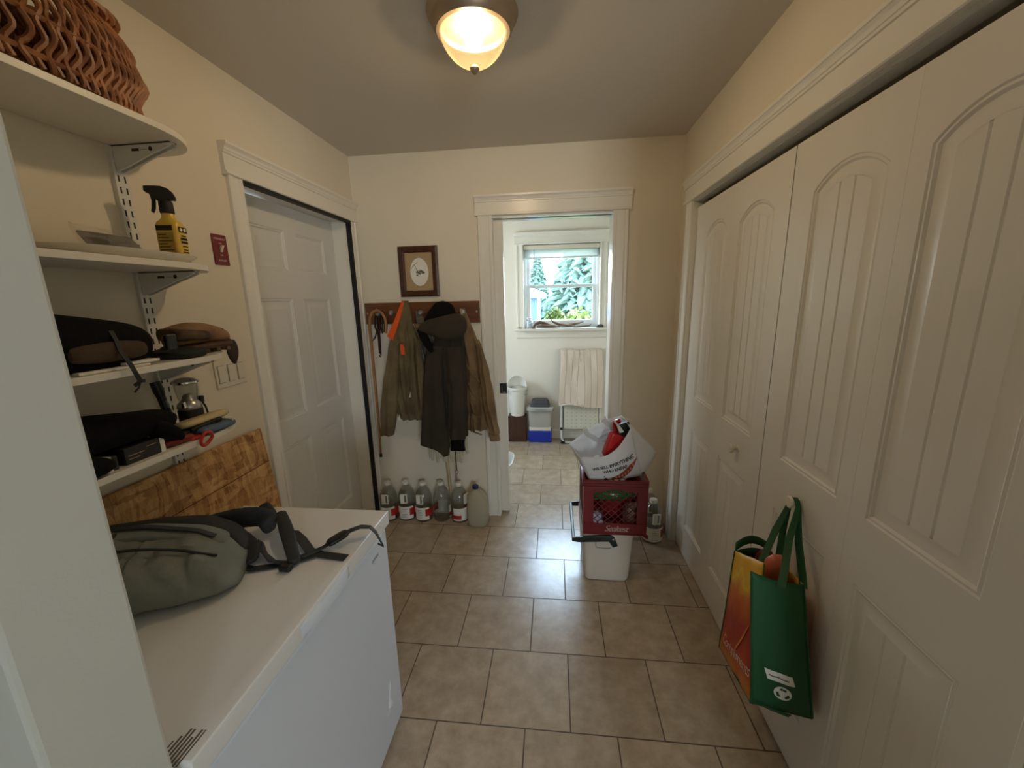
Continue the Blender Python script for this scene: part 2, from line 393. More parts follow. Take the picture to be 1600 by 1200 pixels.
ORIGIN = [True]

def tag(o, label, cat, group=None):
    o['label'] = label; o['category'] = cat
    if group: o['group'] = group
    return o

def thing(name, label, cat, loc, group=None, rz=0.0):
    o = bpy.data.objects.new(name, None); COL.objects.link(o); o.location = loc; o.rotation_euler = (0, 0, rz)
    o.empty_display_size = 0.05
    return tag(o, label, cat, group)

def dup(root, loc, rz, label, group):
    r = root.copy(); COL.objects.link(r); r.location = loc; r.rotation_euler = (0, 0, rz); r['label'] = label
    for ch in list(root.children):
        c = ch.copy(); COL.objects.link(c); c.parent = r
        for g in list(ch.children):
            d = g.copy(); COL.objects.link(d); d.parent = c
    return r

def nest(root, part, *subs):
    """move pieces of a part (lettering, panes, caps ...) one level down, under that part"""
    stem_ = lambda o: o.name.split('.')[0]
    p = [c for c in root.children if stem_(c) == part][0]
    for c in list(root.children):
        if c is not p and stem_(c) in subs: c.parent = p

def struct(name, mb, mat, parent=None, bevel=0, smooth=False, kind=True):
    ORIGIN[0] = False
    o = mb.build(name, mat, parent, smooth=smooth, bevel=bevel); ORIGIN[0] = True
    if parent is None: o['kind'] = 'structure'
    return o

def text_mesh(txt, size, fn, name, mat, parent, depth=0.0, shear=0.0, spacing=1.0, bold=0.0):
    """lettering laid on a surface: fn maps flat (x, y) to a 3D point"""
    cu = bpy.data.curves.new('lettering', 'FONT'); cu.body = txt; cu.size = size; cu.align_x = 'CENTER'; cu.align_y = 'CENTER'; cu.shear = shear; cu.offset = bold
    cu.space_character = spacing; cu.resolution_u = 3
    ob = bpy.data.objects.new('lettering', cu); COL.objects.link(ob)
    dg = bpy.context.evaluated_depsgraph_get(); dg.update()
    me = bpy.data.meshes.new_from_object(ob.evaluated_get(dg)); bpy.data.objects.remove(ob); bpy.data.curves.remove(cu)
    mb = MB(); mb.v = [tuple(fn(v.co.x, v.co.y)) for v in me.vertices]; mb.f = [tuple(p.vertices) for p in me.polygons]
    bpy.data.meshes.remove(me)
    return mb.build(name, mat, parent, smooth=False)

def se(n, a, b, p=2.6):
    """superellipse outline points"""
    out = []
    for j in range(n):
        t = 2 * PI * j / n; c, s_ = math.cos(t), math.sin(t)
        out.append((a * math.copysign(abs(c) ** (2 / p), c), b * math.copysign(abs(s_) ** (2 / p), s_)))
    return out
def nz(p, sc, k=0): return noise.noise(Vector((p[0] * sc + k, p[1] * sc - k, p[2] * sc + 2 * k)))

# ================================================================== THE SETTING
struct('floor', MB().box(-2.7, 2.9, -3.3, 4.40, -0.1, 0.0), 'tile')
struct('ceiling', MB().box(-2.7, 2.9, -3.3, 4.40, H, H + 0.12), 'ceil')
# hall, left wall with its door opening (1.64..2.52, up to 2.045)
DL0, DL1, DLH = 1.640, 2.520, 2.045
struct('wall_left', MB().box(XL - 0.14, XL, 0.405, DL0 - .011, 0, H).box(XL - 0.14, XL, DL0 - .011, DL1 + .011, DLH + .011, H).box(XL - 0.14, XL, DL1 + .011, YB + 0.12, 0, H), 'wall')
# back wall with the doorway to the far room
DB0, DB1, DBH = -0.384, 0.356, 2.052
struct('wall_back', MB().box(XL, DB0 - .011, YB, YB + 0.12, 0, H).box(DB0 - .011, DB1 + .011, YB, YB + 0.12, DBH + .003, H).box(DB1 + .011, XR + 0.75, YB, YB + 0.12, 0, H), 'wall')
# right wall with the closet opening
CL0, CL1, CLH = 0.580, 2.368, 2.036
struct('wall_right', MB().box(XR, XR + 0.12, 0.45, CL0 - .011, 0, H).box(XR, XR + 0.12, CL0 - .011, CL1 + .007, CLH + .009, H).box(XR, XR + 0.12, CL1 + .007, YB, 0, H), 'wall')
struct('wall_closet', MB().box(1.38, 1.45, 0.45, YB, 0, H).box(XR + 0.12, 1.38, 0.45, 0.52, 0, H).box(XR + 0.12, 1.38, YB - 0.06, YB, 0, H), 'wall')
# the stub wall beside the freezer, and the room the picture was taken from
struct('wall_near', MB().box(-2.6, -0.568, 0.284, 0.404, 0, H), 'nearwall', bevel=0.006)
struct('wall_near_right', MB().box(1.45, 2.8, 0.45, 0.52, 0, H), 'wall')
struct('wall_rear', MB().box(-2.7, 1.05, -3.3, -3.2, 0, H).box(1.85, 2.9, -3.3, -3.2, 0, H).box(1.05, 1.85, -3.3, -3.2, 0, 0.9).box(1.05, 1.85, -3.3, -3.2, 2.0, H), 'wall')
struct('wall_rear_left', MB().box(-2.7, -2.6, -3.2, 0.404, 0, H), 'rear')
struct('light_block_left', MB().box(-2.7, -2.6, 0.404, 2.80, 0, H), 'rear')  # added unseen wall that stops sky light leaking under the left door
struct('wall_rear_right', MB().box(2.8, 2.9, -3.2, 0.52, 0, H), 'wall')
# far room
WX0, WX1, WZ0, WZ1 = -0.318, 0.468, 1.235, 2.085
struct('wall_far', MB().box(-2.0, WX0, YF, YF + 0.14, 0, H).box(WX1, 1.6, YF, YF + 0.14, 0, H).box(WX0, WX1, YF, YF + 0.14, 0, WZ0).box(WX0, WX1, YF, YF + 0.14, WZ1, H), 'farwall')
struct('wall_far_left', MB().box(-2.0, -1.9, YB + 0.12, 2.9, 0, H).box(-2.0, -1.9, 4.1, YF, 0, H).box(-2.0, -1.9, 2.9, 4.1, 0, 1.2).box(-2.0, -1.9, 2.9, 4.1, 1.9, H).box(-2.0, -1.9, 2.9, 3.2, 1.2, 1.9).box(-2.0, -1.9, 3.8, 4.1, 1.2, 1.9), 'farwall')
struct('wall_far_right', MB().box(1.5, 1.6, YB + 0.12, YF, 0, H), 'farwall')
struct('wall_far_inner', MB().box(-2.0, DB0 - 0.01, YB + 0.12, YB + 0.13, 0, H).box(DB1 + 0.01, 1.5, YB + 0.12, YB + 0.13, 0, H).box(DB0 - 0.01, DB1 + 0.01, YB + 0.12, YB + 0.13, DBH + 0.01, H), 'farwall')
struct('baseboard_far', MB().ext([(0, 0), (.014, 0), (.014, .085), (.008, .1), (0, .1)], (-1.9, YF, 0), (0, -1, 0), (0, 0, 1), (3.4, 0, 0)), 'trim')

# --- casings: a flat board with two beads; header with fillet, frieze and crown
def casing_profile(w):   # u from the opening outwards, v out of the wall
    return [(0, 0), (0, .012), (.004, .016), (.018, .016), (.022, .0125), (w - .024, .0125), (w - .02, .018), (w - .004, .018), (w, .014), (w, 0)]
HDR = [(0, 0), (0, .02), (.003, .024), (.011, .024), (.014, .02), (.014, .017), (.076, .017), (.078, .022), (.086, .022), (.088, .025), (.098, .028), (.105, .034), (.107, .037), (.118, .037), (.118, 0)]
def leg(mb, org, U, V, L, w): return mb.ext(casing_profile(w), org, U, V, L)
def header(mb, org, V, L): return mb.ext(HDR, org, (0, 0, 1), V, L)

t = MB(); leg(t, (XL, DL0, 0), (0, -1, 0), (1, 0, 0), (0, 0, DLH), .075); leg(t, (XL, DL1, 0), (0, 1, 0), (1, 0, 0), (0, 0, DLH), .075)
header(t, (XL, DL0 - .09, DLH), (1, 0, 0), (0, DL1 - DL0 + .172, 0)); struct('trim_1', t, 'trim')
t = MB(); leg(t, (DB0, YB, 0), (-1, 0, 0), (0, -1, 0), (0, 0, DBH), .092); leg(t, (DB1, YB, 0), (1, 0, 0), (0, -1, 0), (0, 0, DBH), .092)
header(t, (DB0 - .107, YB, DBH), (0, -1, 0), (DB1 - DB0 + .214, 0, 0)); struct('trim_2', t, 'trim')
t = MB(); leg(t, (XR, CL1, 0), (0, 1, 0), (-1, 0, 0), (0, 0, CLH), .085); leg(t, (XR, CL0, 0), (0, -1, 0), (-1, 0, 0), (0, 0, CLH), .085)
header(t, (XR, CL0 - .1, CLH), (-1, 0, 0), (0, CL1 - CL0 + .215, 0)); struct('trim_3', t, 'trim')
# jamb linings
j = MB().box(DB0 - .012, DB0, YB - .004, YB + .03, 0, DBH).box(DB0 - .012, DB0, YB + .078, YB + .134, 0, DBH)
j.box(DB1, DB1 + .012, YB - .004, YB + .134, 0, DBH).box(DB0, DB1, YB - .002, YB + .035, DBH - .012, DBH).box(DB0, DB1, YB + .075, YB + .134, DBH - .012, DBH)
struct('trim_4', j, 'trim')
t = MB(); leg(t, (DB0, YB + .13, 0), (-1, 0, 0), (0, 1, 0), (0, 0, DBH), .092); leg(t, (DB1, YB + .13, 0), (1, 0, 0), (0, 1, 0), (0, 0, DBH), .092)
header(t, (DB0 - .107, YB + .13, DBH), (0, 1, 0), (DB1 - DB0 + .214, 0, 0)); struct('trim_5', t, 'trim')
j = MB().box(XL - .14, XL, DL0 - .012, DL0, 0, DLH).box(XL - .14, XL, DL1, DL1 + .012, 0, DLH).box(XL - .14, XL, DL0, DL1, DLH - .0, DLH + .012)
struct('trim_6', j, 'trim')
j = MB().box(XR - .005, XR + .12, CL1 - .004, CL1 + .008, 0, CLH).box(XR - .005, XR + .12, CL0 - .012, CL0, 0, CLH).box(XR - .005, XR + .016, CL0, CL1, CLH - .002, CLH + .01)
struct('trim_7', j, 'trim')
j = MB().box(XD - .012, XD + .03, CL0, CL1, CLH - .006, CLH)
struct('trim_8', j, 'steelwhite')

# --- doors with moulded panels, built as nested outlines in a (u, z) plane, depth d towards the viewer
def panel_door(name, org, U, D, w, h, th, panels, mat, parent=None):
    """panels: (u0, u1, z0, z1, rise, grooves). org = lower corner, U = width direction, D = outward normal"""
    org, U, D = Vector(org), Vector(U), Vector(D); mb = MB()
    P = lambda u, z, d=0: org + U * u + Vector((0, 0, z)) + D * d
    us = sorted({0, w} | {p[0] for p in panels} | {p[1] for p in panels}); zs = sorted({0, h} | {p[2] for p in panels} | {p[3] for p in panels})
    for a, b in zip(us, us[1:]):
        for c, e in zip(zs, zs[1:]):
            um, zm = (a + b) / 2, (c + e) / 2
            if any(p[0] < um < p[1] and p[2] < zm < p[3] for p in panels): continue
            mb.add([P(a, c), P(b, c), P(b, e), P(a, e)], [(0, 1, 2, 3)])
    mb.add([P(0, 0), P(w, 0), P(w, h), P(0, h), P(0, 0, -th), P(w, 0, -th), P(w, h, -th), P(0, h, -th)], [(4, 5, 6, 7), (0, 1, 5, 4), (1, 2, 6, 5), (2, 3, 7, 6), (3, 0, 4, 7)])
    K = 18
    for u0, u1, z0, z1, rise, gro in panels:
        xc = (u0 + u1) / 2; hw = (u1 - u0) / 2
        Rr = (hw * hw + rise * rise) / (2 * rise) if rise else 0
        def top(u, i):
            if not rise: return z1 - i
            return z1 - Rr + math.sqrt(max((Rr - i) ** 2 - (u - xc) ** 2, 0))
        def outline(i):
            pts = [(u0 + i, z0 + i), (u1 - i, z0 + i)]
            for k in range(K + 1):
                u = u1 - i - (u1 - u0 - 2 * i) * k / K; pts.append((u, top(u, i)))
            return pts
        if rise:
            ol = outline(0)[2:]
            for k in range(K):
                a, b = ol[k], ol[k + 1]
                mb.add([P(a[0], a[1]), P(a[0], z1), P(b[0], z1), P(b[0], b[1])], [(0, 1, 2, 3)])
        lv = [(0, 0), (.004, -.0035), (.010, -.002), (.016, -.007), (.030, -.0085), (.052, -.0025)]
        rings = [[P(q[0], q[1], d) for q in outline(i)] for i, d in lv]
        mb.loft(rings, cap=False)
        i, d = lv[-1]; a, b = u0 + i, u1 - i
        cols = [a]
        for g in gro:
            c = a + (b - a) * g; cols += [c - .004, c, c + .004]
        cols.append(b)
        fine = []
        for x0_, x1_ in zip(cols, cols[1:]):
            n_ = max(1, int((x1_ - x0_) / .02))
            fine += [x0_ + (x1_ - x0_) * k / n_ for k in range(n_)]
        fine.append(b)
        gs = {round(a + (b - a) * g, 6) for g in gro}
        for x0_, x1_ in zip(fine, fine[1:]):
            d0 = d - (.0026 if round(x0_, 6) in gs else 0); d1 = d - (.0026 if round(x1_, 6) in gs else 0)
            mb.add([P(x0_, z0 + i, d0), P(x1_, z0 + i, d1), P(x1_, top(x1_, i), d1), P(x0_, top(x0_, i), d0)], [(0, 1, 2, 3)])
    o = mb.build(name, mat, parent, smooth=True, angle=25) if parent else struct(name, mb, mat, smooth=True)
    if not parent: o.data.set_sharp_from_angle(angle=math.radians(25))
    return o

# left door: six panels, set back in the jamb
XS = XL - .112
d1 = panel_door('door_1', (XS, DL0 + .003, .012), (0, 1, 0), (1, 0, 0), DL1 - DL0 - .006, DLH - .016, .04,
                [(a, b, c, e, 0, ()) for a, b in ((.13, .395), (.49, .755)) for c, e in ((.22, .79), (.93, 1.56), (1.70, 1.905))], 'door')
ws = MB().box(XL - .010, XL + .016, DL0 - .001, DL1 + .001, DLH - .014, DLH + .001).box(XL - .012, XL + .016, DL1 - .012, DL1 + .001, 0.0, DLH).box(XL - .006, XL + .006, DL0 - .002, DL0 + .005, 0.0, DLH)
struct('weatherstrip', ws, 'black', d1)

# closet: two pairs of bifold leaves; leaf widths .44 / .448
UP = lambda a, b: (a, b, .985, 1.888, .055, (.34, .66))
LO = lambda a, b: (a, b, .197, .803, 0, (.34, .66))
ZD = .010
def leaf(nm, y0, w, a, b, dirn):
    return panel_door(nm, (XD, y0, ZD), (0, dirn, 0), (-1, 0, 0), w, 1.990, .034,
                      [(p[0], p[1], p[2] - ZD, p[3] - ZD, p[4], p[5]) for p in (UP(a, b), LO(a, b))], 'closet')
d2 = leaf('door_2', 1.4775, .4425, .0955, .3675, 1)
d3 = leaf('door_3', 1.9205, .4425, .0295, .2995, 1)
d4 = leaf('door_4', 1.4725, .4425, .1125, .3905, -1)
d5 = leaf('door_5', 1.0295, .4425, .0515, .3255, -1)
def knob(parent, y, z):
    mb = MB().lathe([(.004, -.034), (.017, -.0335), (.0195, -.030), (.018, -.025), (.010, -.019), (.008, -.012), (.009, -.004), (.014, -.001), (.014, .002)], (XD, y, z), 20, axis='X')
    o = mb.build('knob', 'ivory', parent); return o
knob(d2, 1.660, .905); knob(d4, 1.228, .893)

# pocket door standing a hand's width out of its slot
pk = MB().box(-.60, -.326, YB + .036, YB + .072, .014, 2.036)
d6 = struct('door_6', pk, 'closet', bevel=.002)
lt = MB().box(-.372, -.3255, YB + .0335, YB + .0365, .905, .977).box(-.3265, -.3245, YB + .036, YB + .072, .905, .977)
struct('latch_plate', lt, 'blackplastic', d6, bevel=.001)
struct('latch_pull', MB().box(-.351, -.331, YB + .030, YB + .0337, .912, .918).box(-.358, -.356, YB + .031, YB + .0337, .915, .965), 'chrome', d6)
struct('trim_9', MB().box(DB0, DB1, YB + .037, YB + .073, DBH - .008, DBH - .003), 'slot')

# --- window of the far room
wnd = MB()
leg(wnd, (WX0, YF, WZ0), (-1, 0, 0), (0, -1, 0), (0, 0, WZ1 - WZ0), .078); leg(wnd, (WX1, YF, WZ0), (1, 0, 0), (0, -1, 0), (0, 0, WZ1 - WZ0), .078)
header(wnd, (WX0 - .09, YF, WZ1), (0, -1, 0), (WX1 - WX0 + .18, 0, 0))
w1 = struct('window_1', wnd, 'trim')
st = MB().box(WX0 - .10, WX1 + .10, YF - .085, YF + .05, WZ0 - .028, WZ0)
struct('window_sill', st, 'trim', w1, bevel=.006)
struct('apron', MB().ext([(0, 0), (.006, .012), (.014, .018), (.014, .09), (0, .09)], (WX0 - .078, YF, WZ0 - .118), (0, -1, 0), (0, 0, 1), (WX1 - WX0 + .156, 0, 0)), 'trim', w1)
fr = MB()
def frame(mb, x0, x1, z0, z1, y0, y1, b, bb=None, bt=None):
    bb = bb or b; bt = bt or b
    mb.box(x0, x0 + b, y0, y1, z0, z1).box(x1 - b, x1, y0, y1, z0, z1).box(x0 + b, x1 - b, y0, y1, z0, z0 + bb).box(x0 + b, x1 - b, y0, y1, z1 - bt, z1)
frame(fr, WX0, WX1, WZ0, WZ1, YF + .045, YF + .125, .028)
struct('window_frame', fr, 'vinyl', w1, bevel=.003)
ZM = 1.667
s_ = MB(); frame(s_, WX0 + .028, WX1 - .028, ZM - .016, WZ1 - .028, YF + .088, YF + .116, .036, .03, .03); struct('upper_sash', s_, 'vinyl', w1, bevel=.003)
s_ = MB(); frame(s_, WX0 + .028, WX1 - .028, WZ0 + .028, ZM + .016, YF + .054, YF + .084, .038, .05, .034); struct('lower_sash', s_, 'vinyl', w1, bevel=.003)
struct('upper_pane', MB().box(WX0 + .05, WX1 - .05, YF + .100, YF + .104, ZM, WZ1 - .05), 'glasspane', w1)
struct('lower_pane', MB().box(WX0 + .05, WX1 - .05, YF + .067, YF + .071, WZ0 + .06, ZM), 'glasspane', w1)
# the other windows that bring in the day (rear room, and one added in the far room side wall)
for nm, x0, x1, z0, z1 in (('window_2', 1.05, 1.85, .9, 2.0),):
    f2 = MB(); frame(f2, x0, x1, z0, z1, -3.26, -3.2, .05); f2.box((x0 + x1) / 2 - .03, (x0 + x1) / 2 + .03, -3.26, -3.2, z0, z1)
    w2 = struct(nm, f2, 'vinyl')
    struct('pane', MB().box(x0 + .03, x1 - .03, -3.235, -3.231, z0 + .03, z1 - .03), 'glasspane', w2)
f3 = MB(); f3.box(-1.98, -1.92, 3.2, 3.24, 1.2, 1.9).box(-1.98, -1.92, 3.76, 3.8, 1.2, 1.9).box(-1.98, -1.92, 3.24, 3.76, 1.2, 1.24).box(-1.98, -1.92, 3.24, 3.76, 1.86, 1.9)  # unseen side window, added to brighten the far room
w3 = struct('added_window', f3, 'vinyl'); struct('pane', MB().box(-1.952, -1.948, 3.22, 3.78, 1.22, 1.88), 'glasspane', w3)

# ================================================================== OUTSIDE THE WINDOW
o = MB().box(-30, 30, YF + .2, 45, -0.5, -0.35).build('lawn', 'grass', smooth=False); o['kind'] = 'structure'
def spruce(x, y, h, r, seed, label):
    rr = random.Random(seed); t = thing('spruce_tree', label, 'tree', (x, y, -.35), 'spruces beyond the window')
    MB().cyl((x, y, -.35), (x, y, h * .9), .14, .03, 8).build('trunk', 'bark', t)
    mb = MB(); nt = 34
    for k in range(nt):
        f = k / nt; z = .1 + (h - .1) * f; rad = r * (1 - f) ** .85 + .08; nb = int(16 - 8 * f)
        for b in range(nb):
            a = 2 * PI * (b + rr.random() * .7) / nb + k; L = rad * rr.uniform(.75, 1.1)
            c, s = math.cos(a), math.sin(a); dz = -L * .28
            # a bough: tapering, drooping, with hanging twig tufts
            p = [Vector((x + c * L * q, y + s * L * q, z + dz * q * q + rr.uniform(-.03, .03))) for q in (0.05, .4, .75, 1.0)]
            mb.tube(p, [.05, L * .10 + .05, L * .085 + .04, .015], 5)
            for q in range(4):
                u = rr.uniform(.3, .95); side = rr.choice((-1, 1)); bp = p[0].lerp(p[3], u)
                e_ = bp + Vector((-s * side * L * .28 + c * .1, c * side * L * .28 + s * .1, -L * .12))
                mb.tube([bp, (bp + e_) / 2 + Vector((0, 0, .02)), e_], [.03, .05 + .02 * L, .01], 4)
    mb.build('foliage', 'spruce', t, smooth=False)
spruce(1.35, 17.0, 6.2, 2.2, 3, 'tall broad spruce behind the right half of the window')
spruce(-.82, 20.5, 3.7, .95, 5, 'small pointed spruce behind the left half of the window')
def shrub(x, y, r, h, seed, label):
    rr = random.Random(seed); t = thing('leafy_shrub', label, 'shrub', (x, y, -.35), 'shrubs in front of the spruces')
    mb = MB()
    for k in range(1500):
        a, b = rr.uniform(0, 2 * PI), rr.uniform(-.2, 1); q = rr.uniform(.6, 1)
        cb = math.sqrt(max(0, 1 - b * b)); p = Vector((x + math.cos(a) * cb * r * q, y + math.sin(a) * cb * r * q, -.35 + h * .35 + b * h * .6 * q))
        u = Vector((rr.uniform(-1, 1), rr.uniform(-1, 1), rr.uniform(-1, 1))).normalized(); v = u.cross(Vector((rr.uniform(-1, 1), .3, 1))).normalized(); s = rr.uniform(.06, .13)
        mb.add([p - u * s, p + v * s * .5, p + u * s, p - v * s * .5], [(0, 1, 2, 3)])
    mb.build('leaves', 'leaf', t, smooth=False)
    st = MB()
    for k in range(5): st.tube([(x, y, -.35), (x + rr.uniform(-.5, .5) * r, y + rr.uniform(-.5, .5) * r, h * .6)], [.03, .01], 5)
    st.build('stems', 'bark', t)
shrub(.66, 10.8, .55, 1.7, 1, 'yellow green shrub at the lower right of the window view')
shrub(.05, 13.4, .50, 1.7, 2, 'yellow green shrub next to the blue shed')
t = thing('garden_shed', 'small blue shed with white trim seen through the window', 'shed', (-1.55, 12.2, -.35))
MB().box(-2.5, -.42, 11.6, 13, -.35, 1.60).build('walls', 'shedblue', t, smooth=False)
MB().ext([(-2.75, 1.57), (-.25, 1.57), (-.25, 1.70), (-1.45, 2.15), (-2.75, 1.70)], (0, 11.4, 0), (1, 0, 0), (0, 0, 1), (0, 1.8, 0)).build('roof', 'vinyl', t, smooth=False)
MB().box(-.47, -.40, 11.57, 11.62, -.35, 1.56).build('corner_board', 'vinyl', t, smooth=False)

# ================================================================== CEILING LIGHT
LX, LY = -0.258, 1.462
t = thing('ceiling_light', 'lit flush ceiling lamp with bronze pan and ribbed glass bowl', 'lamp', (LX, LY, H))
MB().lathe([(.0, 0), (.142, 0), (.146, -.006), (.143, -.014), (.136, -.020), (.132, -.030), (.128, -.044), (.122, -.052), (.118, -.058), (.104, -.058), (.104, -.040), (0, -.038)], (LX, LY, H), 56).build('pan', 'bronze', t)
gp = [(.1035, -.056), (.1085, -.062), (.1065, -.070), (.1005, -.086), (.090, -.104), (.076, -.121), (.058, -.136), (.038, -.147), (.012, -.153)]
def ribbed(mb, prof, n):
    rings = []
    for k, (r, z) in enumerate(prof):
        amp = .062 if 2 <= k <= 6 else 0
        rings.append([Vector((LX + r * (1 - (amp if j % 2 else 0)) * math.cos(2 * PI * j / n), LY + r * (1 - (amp if j % 2 else 0)) * math.sin(2 * PI * j / n), H + z)) for j in range(n)])
    return mb.loft(rings, cap=False)
gl = ribbed(MB(), gp, 112).build('glass_bowl', translucent('warm_ribbed_glass', (74, 71, 57), 0.62, 0.60, 0.2), t, smooth=False)
MB().lathe([(.004, -.150), (.013, -.152), (.0155, -.158), (.013, -.166), (.006, -.173), (.001, -.177)], (LX, LY, H), 20).build('finial', 'bronze', t)
MB().lathe([(.012, -.036), (.016, -.042), (.028, -.054), (.031, -.068), (.026, -.088), (.011, -.099), (.001, -.100)], (LX, LY, H), 20).build('bulb', emit('bulb_glow', (1.0, .735, .43), 510), t)
# ================================================================== SHELVES ON THE LEFT WALL
sd = MB().box(XL, XL + .012, 1.128, 1.166, .99, H - .06)
for k in range(46):
    z = 1.02 + k * .032
    if z > H - .08: break
t = thing('shelf_standard', 'white slotted wall upright that carries the four shelves', 'shelf upright', (XL, 1.147, .99))
sd.build('channel', 'steelwhite', t, smooth=False)
sl = MB()
z = 1.01
while z < H - .09:
    for y in (1.138, 1.156): sl.box(XL + .0118, XL + .0126, y - .0022, y + .0022, z, z + .018)
    z += .032
sl.build('slots', 'slot', t, smooth=False)
names = ('highest of four white wall shelves, holding the wicker basket', 'second white wall shelf from the top, under the spray bottle and tray',
         'third white wall shelf from the top, holding the black pack and tan shoe', 'lowest of four white wall shelves, holding the lantern and black jacket')
SD, SE = .247, 1.248      # depth, far end
for i, z0 in enumerate(ZS):
    sag = 0
    t = thing('wall_shelf', names[i], 'shelf', (XL, .85, z0), 'white shelves on the left wall')
    pts = [(XL + .004, .41), (XL + SD, .41), (XL + SD, 1.05)]
    for k in range(1, 13):
        a = PI / 2 * k / 12; pts.append((XL + SD - .150 + .150 * math.cos(a), 1.05 + .195 * math.sin(a)))
    pts.append((XL + .004, SE - .001))
    MB().ext(pts, (0, 0, z0), (1, 0, 0), (0, 1, 0), (0, 0, .017)).build('board', 'melamine', t, bevel=.001, angle=50)
    bk = [(0, 0), (.185, 0), (.185, -.010), (.12, -.030), (.03, -.062), (.0, -.070)]
    MB().ext(bk, (XL + .012, 1.136, z0), (1, 0, 0), (0, 0, 1), (0, .006, 0)).ext(bk, (XL + .012, 1.154, z0), (1, 0, 0), (0, 0, 1), (0, .006, 0)).box(XL + .012, XL + .197, 1.136, 1.16, z0 - .003, z0).build('bracket', 'steelwhite', t, smooth=False)
    mk = MB().box(XL + .075, XL + .098, 1.1355, 1.1362, z0 - .020, z0 - .013).lathe([(.0, -.0008), (.006, -.0008), (.006, 0), (0, 0)], (XL + .135, 1.1362, z0 - .016), 14, axis='Y')
    mk.box(XL + .104, XL + .124, 1.1356, 1.1362, z0 - .0175, z0 - .0165)
    mk.build('stamp', 'slot', t, smooth=False)
TS = [z + .017 for z in ZS]    # top faces

# wicker basket on the top shelf
BX, BY, BA, BB = -1.150, .800, .112, .305
t = thing('wicker_basket', 'brown oval wicker basket with hoop handle on the highest shelf', 'basket', (BX, BY, TS[0]))
mb = MB(); hz = .190
def bas(a, f):
    x, y = math.cos(a), math.sin(a); ex = math.copysign(abs(x) ** .78, x); ey = math.copysign(abs(y) ** .78, y)
    L_ = (.915 + .13 * math.sin(PI * min(1, f * 1.02)) ** 1.1 - .05 * f) + .022 * math.sin(f * 2 * PI * 2.6 + 1.1)
    return Vector((BX + ex * BA * L_, BY + ey * BB * L_, TS[0] + .006 + f * hz + .016 * abs(y) ** 3 * f))
NS = 150
for q in range(NS):
    pts = []; a0 = 2 * PI * q / NS
    for k in range(23):
        f = k / 22; p_ = bas(a0 + .014 * math.sin(f * 2 * PI * 3 + 2.2) + .03 * f, f); o_ = (p_ - Vector((BX, BY, p_.z))).normalized() * (.0035 * math.sin(f * 2 * PI * 3 + PI * (q % 2))); pts.append(p_ + o_)
    mb.tube(pts, .0058, 6)
for f in (.12, .5, .86): mb.tube([bas(2 * PI * q / 80, f) + Vector((0, 0, 0)) for q in range(80)], .006, 5, closed=True)
rb_ = [bas(2 * PI * q / 40, .0) for q in range(40)]; mb.add(rb_, [tuple(range(40))])
mb.build('woven_body', 'wicker', t)
mb = MB()
for ph in (0, PI):
    pts = []
    for q in range(200):
        a = 2 * PI * q / 200; x, y = math.cos(a), math.sin(a); ex = math.copysign(abs(x) ** .78, x); ey = math.copysign(abs(y) ** .78, y)
        w = .008 * math.sin(a * 20 + ph)
        pts.append((BX + ex * (BA * .875 + w), BY + ey * (BB * .875 + w), TS[0] + hz + .016 + .008 * math.cos(a * 20 + ph) + .016 * abs(y) ** 3))
    mb.tube(pts, .0085, 6, closed=True)
mb.build('braided_rim', 'wicker', t)
mb = MB()
for ph in (0, 2.1, 4.2):
    pts = []
    for q in range(61):
        a = PI * q / 60; cy, cz = math.cos(a), math.sin(a)
        pts.append((BX + .012 * math.sin(q * .9 + ph), BY + .235 * math.copysign(abs(cy) ** .8, cy) + .010 * math.cos(q * .9 + ph) * cz, TS[0] + .17 + .205 * cz ** .9 if cz > 0 else TS[0] + .17))
    mb.tube(pts, .0095, 6)
mb.build('hoop_handle', 'wicker', t)

# second shelf: tray, packet of cards, spray bottle
z = TS[1]
t = thing('serving_tray', 'cream oval tray lying on the second shelf under the spray bottle', 'tray', (-1.15, .97, z))
rings = []
for s_, dz in ((.80, 0), (.86, .002), (1.0, .020), (1.005, .0225), (.985, .0225), (.85, .0055), (.80, .0045)):
    rings.append([(-1.150 + px * s_, .985 + py * s_, z + dz) for px, py in se(48, .112, .190, 2.6)])
MB().loft(rings).build('dish', 'ivory', t, angle=50)
tz = z + .0045
t = thing('photo_packet', 'dark card in a shiny clear sleeve leaning on the cream tray', 'packet', (-1.17, .93, tz))
c = [Vector((-1.085, .872, tz + .008)), Vector((-1.085, 1.002, tz + .006)), Vector((-1.195, 1.062, tz + .062)), Vector((-1.195, .932, tz + .062))]
mb = MB().add(c + [p + Vector((.003, 0, .005)) for p in c], [(0, 1, 2, 3), (4, 5, 6, 7), (0, 1, 5, 4), (1, 2, 6, 5), (2, 3, 7, 6), (3, 0, 4, 7)])
m_ = MB(); m_.add(c + [p + Vector((.003, 0, .005)) for p in c], [(3, 2, 1, 0), (4, 5, 6, 7), (0, 1, 5, 4), (1, 2, 6, 5), (2, 3, 7, 6), (3, 0, 4, 7)])
m_.build('card', pm('dark_card', (74, 62, 54), .45, var=.4, vscale=40), t, smooth=False)
def film(u, v):
    p = (c[0].lerp(c[1], u * 1.06 - .22 if u < .3 else u)).lerp(c[3].lerp(c[2], u * 1.0 - .15 if u < .3 else u), v)
    return p + Vector((.006, 0, .010)) + Vector((nz((u, v, 0), 6), nz((u, v, 3), 6), nz((u, v, 9), 5))) * .006 + Vector((0, 0, .012 * v * (1 - u)))
MB().sheet(film, 16, 10).build('clear_sleeve', 'bagfilm', t)

